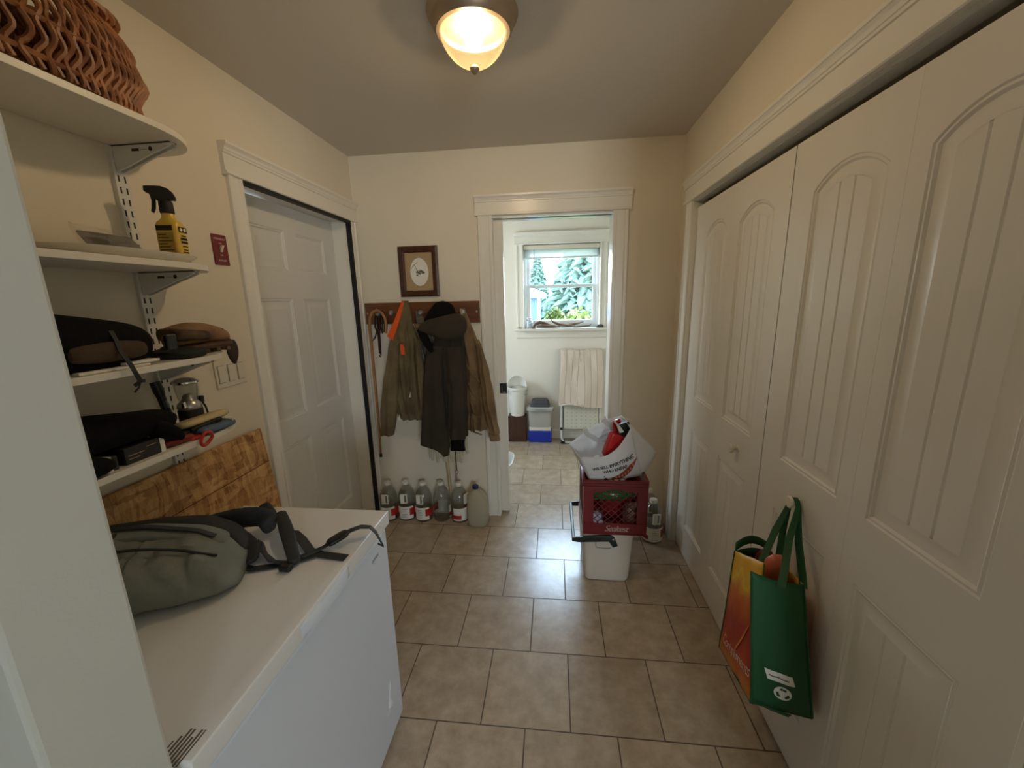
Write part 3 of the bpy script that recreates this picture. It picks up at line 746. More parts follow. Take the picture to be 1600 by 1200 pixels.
SX, SY = -1.160, 1.160
t = thing('spray_bottle', 'yellow spray bottle with black trigger head on the second shelf', 'spray bottle', (SX, SY, tz), rz=0)
def rr_ring(cx, cy, z_, a, b, p=4, n=32, rot=math.radians(11)):
    cr_, sr_ = math.cos(rot), math.sin(rot)
    return [(cx + x * cr_ - y * sr_, cy + x * sr_ + y * cr_, z_) for x, y in se(n, a, b, p)]
bz = tz + .0005
MB().loft([rr_ring(SX, SY, bz + z_, a, b, p) for z_, a, b, p in ((0, .030, .022, 4), (.003, .033, .025, 4), (.05, .033, .025, 4), (.112, .0325, .0245, 4), (.122, .029, .022, 3), (.130, .020, .017, 2.4), (.136, .0165, .0155, 2), (.158, .0145, .0145, 2))]).build('bottle', 'yellow', t, angle=40)
rot = math.radians(11); ax = Vector((math.cos(rot), math.sin(rot), 0)); bx = Vector((-math.sin(rot), math.cos(rot), 0))
C0 = Vector((SX, SY, bz))
def quad_on(face, u0, u1, z0, z1, off=.0006):
    """rectangle on a bottle face: 'x' the narrow +ax side, 'y' the broad -bx side"""
    if face == 'x': P = lambda u, z_: C0 + ax * (.0331 + off) + bx * u + Vector((0, 0, z_))
    else: P = lambda u, z_: C0 - bx * (.0251 + off) + ax * u + Vector((0, 0, z_))
    return [P(u0, z0), P(u1, z0), P(u1, z1), P(u0, z1)]
mb = MB(); mb.add(quad_on('y', -.024, .022, .006, .092), [(0, 1, 2, 3)]); mb.build('back_label', 'olivelabel', t, smooth=False)
mb = MB(); mb.add(quad_on('y', -.024, .022, .096, .110), [(0, 1, 2, 3)]); mb.add(quad_on('x', -.016, .017, .092, .108), [(0, 1, 2, 3)])
for k in range(9): mb.add(quad_on('y', -.021, .018 - .008 * (k % 3), .012 + k * .0088, .0145 + k * .0088, .0012), [(0, 1, 2, 3)])
for z0, z1, a in ((.080, .084, .010), (.070, .077, .014), (.060, .067, .014), (.050, .053, .012), (.040, .043, .010), (.033, .036, .012)): mb.add(quad_on('x', -a, a, z0, z1), [(0, 1, 2, 3)])
mb.build('print', 'darkink', t, smooth=False)
mb = MB()
for s_ in (-.0075, .0075):
    P0 = C0 + ax * .0345 + bx * s_ + Vector((0, 0, .100)); mb.add([P0 + bx * .0055 * math.cos(2 * PI * k / 14) + Vector((0, 0, .0055 * math.sin(2 * PI * k / 14))) for k in range(14)], [tuple(range(14))])
mb.build('dots', 'paper', t, smooth=False)
hd = Vector((-.80, -.60, 0)) * .74; hs = Vector((.60, -.80, 0))
mb = MB().lathe([(.017, .146), (.018, .150), (.0175, .178), (.0145, .183)], (SX, SY, bz), 20)
mb.ext([(-.036, .194), (-.030, .206), (-.016, .217), (.006, .222), (.030, .221), (.058, .219), (.060, .205), (.046, .200), (.040, .190), (.018, .180), (-.012, .176), (-.018, .186), (-.034, .186)],
       C0 - hs * .012, hd, (0, 0, 1), hs * .024)
mb.build('spray_head', 'black', t, bevel=.002)
MB().ext([(.030, .194), (.044, .196), (.042, .180), (.046, .160), (.050, .150), (.042, .146), (.034, .160), (.030, .178)], C0 - hs * .007, hd, (0, 0, 1), hs * .014).build('trigger', 'black', t, bevel=.002)

# third shelf: black pack, brown pouch, dark flat bag, shoe, leather pouch
def blob(mb, cx, cy, z0, a, b, h, n=28, m=10, p=2.8, amp=.008, sc=9, k=0, lean=0.0, flat=.55, ztop=None):
    """soft bag: superellipse plan, rounded top, resting at z0"""
    rings = []
    for i in range(m + 1):
        f = i / m; s_ = (1 - max(0, (f - flat) / (1 - flat)) ** 2.4) ** .55 if f > flat else (.93 + .07 * math.sin(min(1, f / flat) * PI / 2))
        s_ = max(s_, .12); ring = []
        for x, y in se(n, a * s_, b * s_, p):
            q = Vector((cx + x + lean * f, cy + y, z0 + h * f * (1 if ztop is None else ztop(x / a, y / b))))
            d = amp * nz(q, sc, k); ring.append((q.x + d * (1 if f > .05 else .3), q.y + d, max(z0, q.z + d * (1 if f > .1 else 0))))
        rings.append(ring)
    return mb.loft(rings)
z = TS[2]
t = thing('black_backpack', 'black backpack lying on the third shelf with a strap hanging down', 'backpack', (-1.17, .72, z))
blob(MB(), -1.162, .72, z, .108, .278, .150, 40, 14, 3.2, .013, 9, 1, 0, .5, lambda u, v: 1 - .14 * max(0, v) - .45 * max(0, v - .8)).build('pack_body', 'blackcloth', t, sub=1)
mb = MB().strap([(-1.060, .85, z + .095), (-1.050, .85, z + .07), (-1.036, .842, z + .045), (-1.026, .850, z + .012), (-1.023, .856, z - .015), (-1.022, .860, z - .030)], (0, 1, -.2), .011, .002)
mb.strap([(-1.024, .846, z - .040), (-1.022, .860, z - .031), (-1.024, .873, z - .032)], (0, .3, 1), .008, .003)
mb.strap([(-1.022, .861, z - .031), (-1.021, .853, z - .045), (-1.021, .840, z - .055)], (0, .4, 1), .004, .002)
mb.build('hanging_strap', 'black', t)
mb = MB(); rings = []
for k in range(9):
    u = k / 8; y = .750 + .175 * u; r = .025 - .008 * abs(2 * u - 1) ** 2
    rings.append([(-1.060 + x * .9 + .003 * nz((x, y, yy), 20), y, z + .046 + yy) for x, yy in se(16, r * .75, r, 2.4)])
mb.loft(rings).build('brown_pouch', pm('dark_brown_cloth', (70, 54, 36), .9, bump=.3), t, sub=1)['label'] = 'brown front pocket of the pack'
MB().box(-1.060, -1.046, .972, 1.002, z + .030, z + .074).build('buckle', 'blackplastic', t, bevel=.004)
t = thing('flat_dark_bag', 'flat dark green pouch on the third shelf between pack and shoe', 'pouch', (-1.10, 1.03, z))
blob(MB(), -1.110, 1.058, z, .070, .055, .030, 28, 8, 2.6, .004, 18, 4).build('pouch', pm('dark_green_cloth', (34, 38, 32), .8, bump=.2), t, sub=1)
t = thing('paper_sheets', 'thin white papers under the black pack on the third shelf', 'papers', (-1.10, .84, z))
mb = MB()
for k, (y0, y1, x1) in enumerate(((.76, .92, -1.052), (.86, .945, -1.050))): mb.box(-1.15, x1, y0, y1, z + .001 + k * .008, z + .007 + k * .008)
mb.build('sheets', 'paper', t, smooth=False)
# shoe: lofted along Y from heel to toe
t = thing('rubber_shoe', 'tan shoe with dark eyelets at the far end of the third shelf', 'shoe', (-1.135, 1.14, z + .02))
rings = []
for k in range(15):
    u = k / 14; y = 1.035 + .235 * u
    w = .040 * (1 - abs(2 * u - 1) ** 3.2) ** .5 + .002; hh = .030 + .040 * math.sin(PI * (u * .78 + .18)) * (1 - u ** 6) ** .5
    if u > .97: hh = .016
    ring = []
    for x, yy in se(20, w, hh / 2, 2.3): ring.append((-1.130 + x, y, z + .030 + hh / 2 + yy))
    rings.append(ring)
MB().loft(rings).build('upper', 'shoetan', t, sub=1)
rings = []
for k in range(15):
    u = k / 14; y = 1.033 + .240 * u; w = .043 * (1 - abs(2 * u - 1) ** 3.2) ** .5 + .002
    rings.append([(-1.130 + x, y, z + .024 + yy) for x, yy in se(16, w, .011, 3)])
MB().loft(rings).build('sole', pm('brown_sole', (84, 56, 38), .7), t)
for y in (1.055, 1.09, 1.125, 1.16, 1.20, 1.24): MB().box(-1.130 - .024, -1.130 + .024, y - .007, y + .007, z, z + .014).build('lug', 'shoetan', t, bevel=.002)
mb = MB()
for y in (1.185, 1.215): mb.lathe([(0, 0), (.0085, 0), (.0085, .003), (0, .003)], (-1.097 - (y - 1.185) * .12, y, z + .066), 14, axis='X')
mb.build('eyelets', 'slot', t)
rings = []
for k in range(8):
    u = k / 7; y = 1.035 + .120 * u; rings.append([(-1.117 + x, y, z + .058 + yy + .010 * (1 - u)) for x, yy in se(16, .050 - .012 * abs(2 * u - 1) ** 2, .021 - .006 * u, 3.4)])
MB().loft(rings).build('tongue_flap', 'brown', t, sub=1)
t = thing('leather_tag_pouch', 'small dark leather pouch hanging off the third shelf above the switches', 'pouch', (-1.13, 1.265, z - .05))
c_ = Vector((-1.135, 1.286, z - .002)); rings = []
for w, hz_ in ((.008, .034), (.018, .026), (.025, .010), (.026, -.012), (.020, -.030), (.004, -.056)):
    rings.append([(c_.x + yy, c_.y + x, c_.z + hz_) for x, yy in se(12, w, .008, 2.5)])
MB().loft(rings).build('pouch', 'leather', t, sub=1)
MB().tube([(c_.x, c_.y, c_.z + .028), (-1.134, 1.274, z + .040), (-1.13, 1.26, z + .034)], .003, 6).build('cord', 'leather', t)

# lowest shelf
z = TS[3]
t = thing('black_jacket', 'crumpled black jacket draped over boxes on the lowest shelf', 'jacket', (-1.15, .78, z))
blob(MB(), -1.165, .755, z + .048, .108, .285, .078, 40, 12, 2.8, .020, 8, 7, 0, .4, lambda u, v: 1 - .25 * max(0, v) + .25 * max(0, -v - .4)).build('jacket_body', 'blackcloth', t, sub=1)
mb = MB()
mb.tube([(-1.075, .90, z + .07), (-1.062, .93, z + .052), (-1.056, .955, z + .036), (-1.056, .968, z + .020), (-1.060, .968, z + .014)], [.03, .026, .018, .010, .004], 10)
mb.build('sleeve', 'blackcloth', t, sub=1); mb = MB()
mb.tube([(-1.075, .62, z + .07), (-1.058, .68, z + .05), (-1.050, .74, z + .026), (-1.052, .79, z + .018)], [.04, .036, .03, .012], 10)
mb.build('sleeve', 'blackcloth', t, sub=1)
t = thing('black_carton', 'small black printed carton under the jacket, next to the red tool', 'box', (-1.10, .88, z), 'black cartons on the lowest shelf')
MB().box(-1.17, -1.058, .815, .905, z, z + .042).build('carton', 'cardbox', t, bevel=.001); MB().box(-1.17, -1.0575, .905, .917, z, z + .042).build('end_flap', 'paper', t, smooth=False)
mb = MB()
for k, (a, b) in enumerate(((.822, .85), (.822, .862), (.87, .895))): mb.box(-1.0582, -1.0576, a, b, z + .012 + k * .009, z + .0135 + k * .009)
mb.build('print', 'mat', t, smooth=False)
t = thing('black_carton', 'small black carton with white end near the stub wall, lowest shelf', 'box', (-1.10, .76, z), 'black cartons on the lowest shelf')
MB().box(-1.18, -1.056, .70, .796, z, z + .036).build('carton', 'cardbox', t, bevel=.001); MB().box(-1.18, -1.0552, .769, .783, z, z + .0365).build('end_flap', 'paper', t, smooth=False)
t = thing('flashlight', 'black flashlight leaning on the wall beside the lantern', 'flashlight', (-1.235, 1.095, z))
p0, p1 = Vector((-1.222, 1.098, z + .001)), Vector((-1.250, 1.094, z + .155)); dv = p1 - p0
MB().tube([p0, p0 + dv * .04, p0 + dv * .6, p0 + dv * .68, p0 + dv * .76, p0 + dv * .78, p1], [.010, .0115, .0115, .0115, .0135, .0145, .0145], 16).build('barrel', 'blackplastic', t, angle=30)
MB().tube([p0 + dv * .45 + Vector((.011, 0, 0)), p0 + dv * .52 + Vector((.014, 0, 0)), p0 + dv * .6 + Vector((.011, 0, 0))], .004, 8).build('button', 'groove', t)
LXc, LYc = -1.160, 1.108
t = thing('camping_lantern', 'silver and black camping lantern with clear globe on lowest shelf', 'lantern', (LXc, LYc, z))
MB().lathe([(.030, 0), (.033, .003), (.033, .062), (.031, .066), (.0, .066)], (LXc, LYc, z), 28).build('base', 'black', t)
MB().lathe([(.031, .066), (.033, .072), (.031, .082), (.022, .092), (.016, .098), (.014, .108), (.009, .113), (0, .114)], (LXc, LYc, z), 28).build('collar', 'silver', t)
MB().lathe([(.024, .092), (.026, .10), (.030, .125), (.031, .148)], (LXc, LYc, z), 28, cap=False).build('globe', 'clear', t)
MB().lathe([(.012, .140), (.030, .146), (.036, .150), (.036, .155), (.026, .162), (.010, .166), (0, .166)], (LXc, LYc, z), 28).build('cap', 'chrome', t)
mb = MB().tube([(LXc + .008, LYc + .036, z + .085), (LXc + .012, LYc + .044, z + .06), (LXc + .016, LYc + .047, z + .02)], .003, 6); mb.box(LXc, LXc + .014, LYc + .030, LYc + .042, z + .078, z + .098)
mb.build('handle', 'black', t); MB().box(LXc + .01, LXc + .02, LYc - .038, LYc - .028, z + .074, z + .094).build('clasp', 'chrome', t, bevel=.002)
def bar(mb, p0, p1, wd, w, th, n=14, taper=.4, pw=3):
    p0, p1 = Vector(p0), Vector(p1); rings = []; tg = (p1 - p0).normalized(); wd = Vector(wd).normalized(); nn = tg.cross(wd)
    for k in range(n + 1):
        u = k / n; s_ = max(.12, (1 - abs(2 * u - 1) ** 5)) ** taper; q = p0.lerp(p1, u)
        rings.append([q + wd * x + nn * y for x, y in se(24, w / 2 * s_, th / 2 * s_, pw)])
    return mb.loft(rings)
t = thing('folded_pouch', 'cream and black folded pouch lying before the lantern', 'pouch', (-1.10, 1.08, z))
bar(MB(), (-1.095, .992, z + .040), (-1.105, 1.175, z + .036), (1, 0, .2), .075, .026).build('body', 'yellowsilver', t, sub=1)
bar(MB(), (-1.064, 1.005, z + .025), (-1.062, 1.115, z + .031), (.3, 0, 1), .020, .012).build('fold', 'black', t, sub=1)
t = thing('blue_packet', 'blue grey foil packet at the front edge of lowest shelf', 'packet', (-1.05, 1.10, z))
bar(MB(), (-1.062, 1.018, z + .020), (-1.075, 1.165, z + .010), (1, 0, -.1), .064, .022).build('packet', 'bluepack', t, sub=1)
mb = MB(); mb.box(-1.10, -1.046, 1.138, 1.140, z + .002, z + .0255); mb.build('seam', 'paper', t, smooth=False)
t = thing('red_multitool', 'red folded tool lying between black carton and scissors', 'tool', (-1.07, .96, z))
bar(MB(), (-1.075, .925, z + .011), (-1.062, 1.005, z + .013), (1, 0, 0), .030, .021).build('grip', pm('dark_red_plastic', (126, 34, 30), .4), t, sub=1)
t = thing('scissors', 'red handled scissors with one loop over the shelf edge', 'scissors', (-1.04, 1.01, z))
cc = Vector((-1.030, 1.017, z - .001)); lp = []
for k in range(24):
    a = 2 * PI * k / 24; lp.append(cc + Vector((.007 * math.sin(a), .019 * math.cos(a), .0205 * math.sin(a) * (1 - .18 * math.cos(a)))))
mb = MB().tube(lp, .0046, 8, closed=True)
lp2 = [Vector((-1.058 + .010 * math.sin(2 * PI * k / 20), 1.010 + .017 * math.cos(2 * PI * k / 20), z + .006)) for k in range(20)]
mb.tube(lp2, .0042, 8, closed=True); mb.build('handle', 'scissorred', t)
MB().ext([(0, 0), (.06, .006), (.09, .009), (.06, .012), (0, .012)], (-1.062, .985, z + .004), (-.8, -.6, 0), (.6, -.8, 0), (0, 0, .003)).build('blade', 'silver', t)
t = thing('loose_papers', 'grey papers at the stub wall end of the lowest shelf', 'papers', (-1.09, .70, z))
MB().box(-1.17, -1.062, .62, .70, z, z + .006).box(-1.16, -1.07, .645, .7, z + .006, z + .010).build('sheets', 'groove', t, smooth=False)

# ================================================================== SWITCHES AND BOARD
t = thing('light_switch_plate', 'ivory triple switch plate on the left wall beside the shelf ends', 'switch', (XL, 1.427, 1.226))
MB().box(XL, XL + .006, 1.352, 1.500, 1.228, 1.334).build('plate', 'ivory', t, bevel=.003)
for k in range(3):
    y = 1.378 + k * .047
    MB().ext([(0, 0), (.003, .0), (.006, .033), (.0035, .066), (0, .066)], (XL + .006, y - .015, 1.248), (1, 0, 0), (0, 0, 1), (0, .030, 0)).build('rocker', 'ivory', t, bevel=.001)
    MB().box(XL + .0058, XL + .0063, y - .0162, y + .0162, 1.2468, 1.3152).build('gap', 'ink', t, smooth=False)
t = thing('emergency_switch_plate', 'red single switch plate on the wall beside the left door casing', 'switch', (XL, 1.479, 1.695))
MB().box(XL, XL + .005, 1.444, 1.513, 1.696, 1.810).build('plate', 'redplate', t, bevel=.003)
fx = lambda zc: (lambda x, y: Vector((XL + .0056, 1.4785 + x, zc + y)))
for s_, zc, sz in (('EMERGENCY', 1.793, .0095), ('ON', 1.777, .008), ('OFF', 1.733, .008), ('BURNER', 1.713, .0095)): text_mesh(s_, sz, fx(zc), 'lettering', 'paper', t)
MB().ext([(0, -.012), (.002, -.012), (.010, .006), (.014, .012), (.008, .014), (0, .010)], (XL + .005, 1.473, 1.757), (1, 0, 0), (0, 0, 1), (0, .011, 0)).build('toggle', 'ivory', t, bevel=.001)

mb = MB(); tp = Vector((XL + .016, 0, 1.020)); bt = Vector((XL + .13, 0, 0.0))
mb.add([(tp.x, .42, tp.z), (tp.x, 1.503, tp.z), (bt.x, 1.503, 0), (bt.x, .42, 0), (tp.x + .012, .42, tp.z), (tp.x + .012, 1.503, tp.z), (bt.x + .012, 1.503, 0), (bt.x + .012, .42, 0)],
       [(0, 1, 2, 3), (7, 6, 5, 4), (0, 4, 5, 1), (1, 5, 6, 2), (2, 6, 7, 3), (3, 7, 4, 0)])
t = thing('strand_board', 'sheet of oriented strand board leaning on the wall behind the freezer', 'board', (XL + .08, .96, 0))
mb.build('panel', 'osb', t, smooth=False)
sx = (bt.x - tp.x) / (tp.z)
xl_ = lambda z_: tp.x + .0125 + sx * (tp.z - z_)
m2 = MB(); m2.add([(xl_(.866), .42, .866), (xl_(.874), 1.503, .874), (xl_(.877), 1.503, .877), (xl_(.869), .42, .869)], [(0, 1, 2, 3)]); m2.build('chalk_line', pm('dark_snap_line', (92, 56, 34), .8), t, smooth=False)

# ================================================================== CHEST FREEZER
FX0, FX1, FY0, FY1, FZ = -1.092, -.560, .420, 1.170, .850
t = thing('chest_freezer', 'white chest freezer with closed lid in the left alcove', 'freezer', (-.826, .795, 0))
MB().box(FX0 + .004, FX1 - .012, FY0 + .004, FY1 - .004, .018, .790).build('cabinet', 'white', t, bevel=.010, seg=3)
MB().box(FX0 + .02, FX1 - .03, FY0 + .02, FY1 - .02, .788, .803).build('gasket', 'groove', t)
prof = [(0, 0), (.006, -.004), (.0115, -.012), (.012, -.030), (.0105, -.040), (.004, -.045)]
lidm = MB(); rings = []
for i_, dz in ((.003, -.049), (.0, -.046), (-.0, -.030), (.0, -.004), (.001, -.0012), (.004, 0), (.03, .0)):
    rings.append([(x, y, FZ + dz) for x, y in ((FX0 + i_, FY0 + i_), (FX1 - i_, FY0 + i_), (FX1 - i_, FY1 - i_), (FX0 + i_, FY1 - i_))])
lidm.loft(rings).build('lid', 'lid', t, bevel=.002, seg=2)
# moulded grip along the lid front
gm = MB(); gr = []
for k in range(15):
    u = k / 14; y = .690 + .21 * u; s_ = (1 - abs(2 * u - 1) ** 8)
    gr.append([(FX1 - .004, y, FZ - .007), (FX1 + .004 * s_, y, FZ - .010), (FX1 + .010 * s_, y, FZ - .020), (FX1 + .011 * s_, y, FZ - .034), (FX1 + .004 * s_, y, FZ - .041), (FX1 - .004, y, FZ - .041)])
gm.loft(gr).build('lid_grip', 'white', t)
text_mesh('omex', .021, lambda x, y: Vector((FX1 - .0114, 1.072 + x, .738 + y)), 'logo', pm('grey_logo', (84, 92, 102), .5), t)
text_mesh('TITAN', .006, lambda x, y: Vector((FX1 - .0114, 1.068 + x, .722 + y)), 'logo_line', pm('pale_logo', (150, 158, 166), .5), t)
dg_ = MB(); dr = []
for k in range(9):
    u = k / 8; dr.append([(FX1 - .0125, 1.060 + .020 * (1 - u) * s_ + .022 * u, .138 + .105 * u) for s_ in (-1, 1)] + [(FX1 - .0095, 1.060 + .014 * (1 - u) * s_ + .022 * u, .138 + .105 * u) for s_ in (1, -1)])
dg_.loft(dr).build('drain_cover', 'white', t)
MB().lathe([(.012, 0), (.012, .004), (.008, .007), (0, .007)], (FX1 - .010, 1.063, .168), 18, axis='X').build('drain_plug', 'lid', t)
lb = MB()
for k in range(7):
    xx = -.618 + k * .0065; L0 = .412 + .010 * (k == 0); L1 = .466 - .012 * (k % 3 == 1) - .02 * (k == 0)
    lb.box(xx, xx + (.0035 if 0 < k < 6 else .0025), L0, L1, FZ, FZ + .0004)
lb.build('lid_label', 'ink', t, smooth=False)

# grey rucksack lying on the lid
z = FZ
t = thing('grey_backpack', 'grey green rucksack lying on the freezer with straps spread out', 'backpack', (-.95, .75, z))
# body lofted along its length (from behind the stub wall towards the strap end)
ctrl = [(0.0, (-1.190, .645), .105, .13), (.30, (-1.085, .700), .128, .160), (.55, (-.985, .752), .130, .150), (.78, (-.895, .800), .132, .118), (.92, (-.845, .828), .112, .082), (1.0, (-.812, .846), .070, .040)]
def ip(u, k):
    for a, b in zip(ctrl, ctrl[1:]):
        if a[0] <= u <= b[0]:
            w = (u - a[0]) / (b[0] - a[0]); w = w * w * (3 - 2 * w)
            A, B = a[k], b[k]
            return Vector(A).lerp(Vector(B), w) if k == 1 else A + (B - A) * w
side = Vector((.465, -.885, 0)); rings = []
for k in range(41):
    u = k / 40; c_ = ip(u, 1); a, h = ip(u, 2), ip(u, 3); ring = []
    for x, y in se(40, a, h / 2, 2.5):
        f = (y + h / 2) / h; q = Vector((c_[0], c_[1], 0)) + side * x * (1 - .10 * f) + Vector((0, 0, z + .001 + f * h))
        d = .016 * nz(q, 9, 3) - .010 * max(0, .25 - abs(nz(q, 13, 5))) * 5 + .004 * nz(q, 30, 1); crease = -.012 * math.exp(-((x / a - .42 - .06 * math.sin(u * 7)) / .05) ** 2) * (f > .3) - .010 * math.exp(-((u - .52) / .012) ** 2) * (x > 0)
        q += Vector((side.x * d, side.y * d, (d + crease) * (1 if f > .15 else .1))); q.z = max(q.z, z + .001); ring.append(q)
    rings.append(ring)
MB().loft(rings).build('pack_body', 'packgrey', t, sub=1, angle=60)
# back panel padding along the wall side, top pocket seams, side pocket
mb = MB(); rr_ = []
for k in range(17):
    u = k / 16; c_ = ip(u, 1); a, h = ip(u, 2), ip(u, 3)
    q = Vector((c_[0], c_[1], 0)) - side * a * .86; rr_.append([q + side * x + Vector((0, 0, z + h * .50 + y + .012)) for x, y in se(16, .045, min(.052, h * .40), 2.6)])
mb.loft(rr_).build('back_padding', 'packdark', t, sub=1)
mb = MB(); rr_ = []
for k in range(13):
    u = .08 + .84 * k / 12; c_ = ip(u, 1); a, h = ip(u, 2), ip(u, 3)
    q = Vector((c_[0], c_[1], 0)) - side * a * .34; rr_.append([q + side * x + Vector((0, 0, z + h * .93 + y)) for x, y in se(14, .034, .016, 2.6)])
mb.loft(rr_).build('zip_flap', 'packgrey', t, sub=1)
def on_pack(u, s_, lift=.004):
    c_ = ip(u, 1); a, h = ip(u, 2), ip(u, 3); f = .5 + .5 * (1 - abs(s_) ** 2.5) ** (1 / 2.5)
    return Vector((c_[0], c_[1], 0)) + side * a * s_ * (1 - .1 * f) + Vector((0, 0, z + f * h + lift))
mb = MB()
mb.tube([on_pack(.42, -.25 + .1 * k, .003) for k in range(12)], .004, 6)
mb.tube([on_pack(.44 + .05 * k, .40 + .02 * math.sin(k), .002) for k in range(10)], .0032, 6)
mb.tube([on_pack(.05 + .06 * k, .70 - .055 * k, .004) for k in range(7)], .009, 8)
mb.tube([on_pack(.05 + .05 * k, .18 + .02 * math.sin(k * 2), .003) for k in range(7)], .010, 8)
mb.build('seams', 'packdark', t)
mb = MB().tube([on_pack(.05 + .05 * k, .84, .003) for k in range(6)], [.004, .007, .008, .007, .005, .002], 8)
mb.tube([on_pack(.04 + .055 * k, .05, .002) for k in range(7)], [.012, .014, .014, .014, .016, .014, .006], 8)
mb.build('pocket_mesh', 'packdark', t)
# hip belt padding, straps and buckles spread over the lid
mb = MB()
def pad(pts, w, th, wd):
    pts = [Vector(p) for p in pts]; k = len(pts); rg = []
    for i, p in enumerate(pts):
        tg = (pts[min(i + 1, k - 1)] - pts[max(i - 1, 0)]).normalized(); w_ = Vector(wd); w_ = (w_ - tg * w_.dot(tg)).normalized(); nn = tg.cross(w_)
        rg.append([p + w_ * x + nn * y for x, y in se(14, w[i] / 2, th / 2, 3)])
    mb.loft(rg)
pad([(-1.065, .86, z + .06), (-1.01, .93, z + .065), (-.955, .985, z + .065), (-.905, 1.010, z + .060), (-.868, 1.020, z + .048), (-.850, 1.012, z + .036)], [.085, .085, .08, .075, .07, .05], .024, (.5, -.1, 1))
pad([(-.965, .905, z + .055), (-.90, .92, z + .05), (-.85, .90, z + .035), (-.815, .870, z + .026), (-.80, .845, z + .022)], [.05, .06, .06, .05, .03], .016, (.3, .8, .3))
mb.build('hip_belt', 'packdark', t, sub=1)
mb = MB(); rg = []
for k in range(15):
    u = k / 14; q = Vector((-.862, 1.055, z + .045)).lerp(Vector((-.690, .868, z + .012)), u) + Vector((0, 0, .018 * math.sin(u * PI)))
    rg.append([q + Vector((.70, .62, 0)) * x + Vector((0, 0, y)) for x, y in se(14, .021 - .004 * abs(2 * u - 1), .011, 2.6)])
mb.loft(rg)
rg = []
for k in range(10):
    u = k / 9; q = Vector((-.905, 1.045, z + .065)).lerp(Vector((-.850, .985, z + .040)), u)
    rg.append([q + Vector((.6, .6, .3)) * x + Vector((-.2, -.1, .9)) * y for x, y in se(14, .034 - .012 * abs(2 * u - 1), .024, 2.6)])
mb.loft(rg); mb.build('shoulder_pad', 'packdark', t, sub=1)
mb = MB()
mb.strap([(-.80, .99, z + .020), (-.77, .985, z + .024), (-.735, .965, z + .018), (-.69, .932, z + .006), (-.65, .920, z + .004), (-.60, .915, z + .004), (-.572, .912, z + .003)], (.35, .94, 0), .026, .0025)
mb.strap([(-.72, .893, z + .005), (-.69, .912, z + .006), (-.655, .945, z + .010), (-.630, .975, z + .022), (-.600, 1.002, z + .030), (-.575, 1.012, z + .036), (-.550, 1.020, z + .031), (-.534, 1.020, z + .014), (-.522, 1.018, z - .010), (-.512, 1.016, z - .028)],
         [(.6, -.7, .2)] * 3 + [(.6, -.7, .1)] * 3 + [(.3, -.9, .2)] * 4, [.025] * 7 + [.022, .014, .005], .0025)
mb.strap([(-.522, 1.004, z - .014), (-.516, 1.012, z - .023), (-.512, 1.016, z - .030)], (.3, -.9, .2), .008, .002)
mb.strap([(-.835, .93, z + .03), (-.80, .895, z + .020), (-.76, .872, z + .012), (-.72, .870, z + .010), (-.69, .885, z + .010)], (.5, -.85, .2), .022, .0025)
mb.strap([(-.835, .85, z + .010), (-.80, .845, z + .006), (-.75, .862, z + .004), (-.705, .885, z + .004), (-.66, .915, z + .006)], (.4, -.9, 0), .022, .0025)
mb.build('webbing_straps', 'strap', t)
b_ = MB(); bar(b_, (-.648, .948, z + .016), (-.604, .992, z + .032), (.7, -.7, 0), .036, .014); b_.build('buckle', 'blackplastic', t)
MB().box(-.722, -.690, .842, .862, z + .002, z + .018).build('strap_end', 'blackplastic', t, bevel=.004)
mb = MB(); mb.strap([on_pack(.86 - .07 * k, -.18 - .03 * k, .012) for k in range(9)], (.465, -.885, 0), .016, .003); mb.build('compression_strap', 'strap', t)

# ================================================================== BACK WALL: PICTURE, COAT RACK, COATS
t = thing('picture_frame', 'small dark wood picture frame with oval sprig print on back wall', 'picture', (-.876, YB - .012, 1.571))
px0, px1, pz0, pz1 = -1.007, -.745, 1.572, 1.890
fm = MB(); pf = [(0, 0), (.040, 0), (.040, .010), (.030, .016), (.012, .019), (.0, .014)]
def mitre(mb, x0, x1, z0, z1, y, prof):
    rings = []
    for u, v in prof: rings.append([(x0 + u, y - v, z0 + u), (x1 - u, y - v, z0 + u), (x1 - u, y - v, z1 - u), (x0 + u, y - v, z1 - u)])
    return mb.loft(rings, cap=False, closed=True)
mitre(fm, px0, px1, pz0, pz1, YB - .001, pf).build('frame', 'framewood', t, smooth=False)
MB().box(px0 + .035, px1 - .035, YB - .006, YB - .004, pz0 + .035, pz1 - .035).build('mat', 'mat', t, smooth=False)
oc = (-.873, 1.729); mb = MB(); mb.add([(oc[0] + .061 * math.cos(2 * PI * k / 48), YB - .0065, oc[1] + .088 * math.sin(2 * PI * k / 48)) for k in range(48)], [tuple(range(48))]); mb.build('oval_print', 'paper', t, smooth=False)
mb = MB()
def stem(mb, pts): mb.strap([(x, YB - .0072, z) for x, z in pts], (0, -1, 0), .0006, .0022)
stem(mb, [(-.905, 1.775), (-.895, 1.755), (-.888, 1.735), (-.890, 1.70)]); stem(mb, [(-.93, 1.748), (-.905, 1.775), (-.88, 1.79)]); stem(mb, [(-.888, 1.735), (-.865, 1.745), (-.85, 1.722)])
for x, z, r in ((-.886, 1.728, .012), (-.862, 1.732, .014), (-.872, 1.718, .011), (-.848, 1.724, .012), (-.889, 1.708, .008)):
    mb.add([(x + r * (1 + .3 * math.sin(5 * a)) * math.cos(a), YB - .0070, z + r * .6 * (1 + .3 * math.sin(5 * a)) * math.sin(a)) for a in [2 * PI * k / 20 for k in range(20)]], [tuple(range(20))])
mb.build('sprig', 'ink', t, smooth=False)

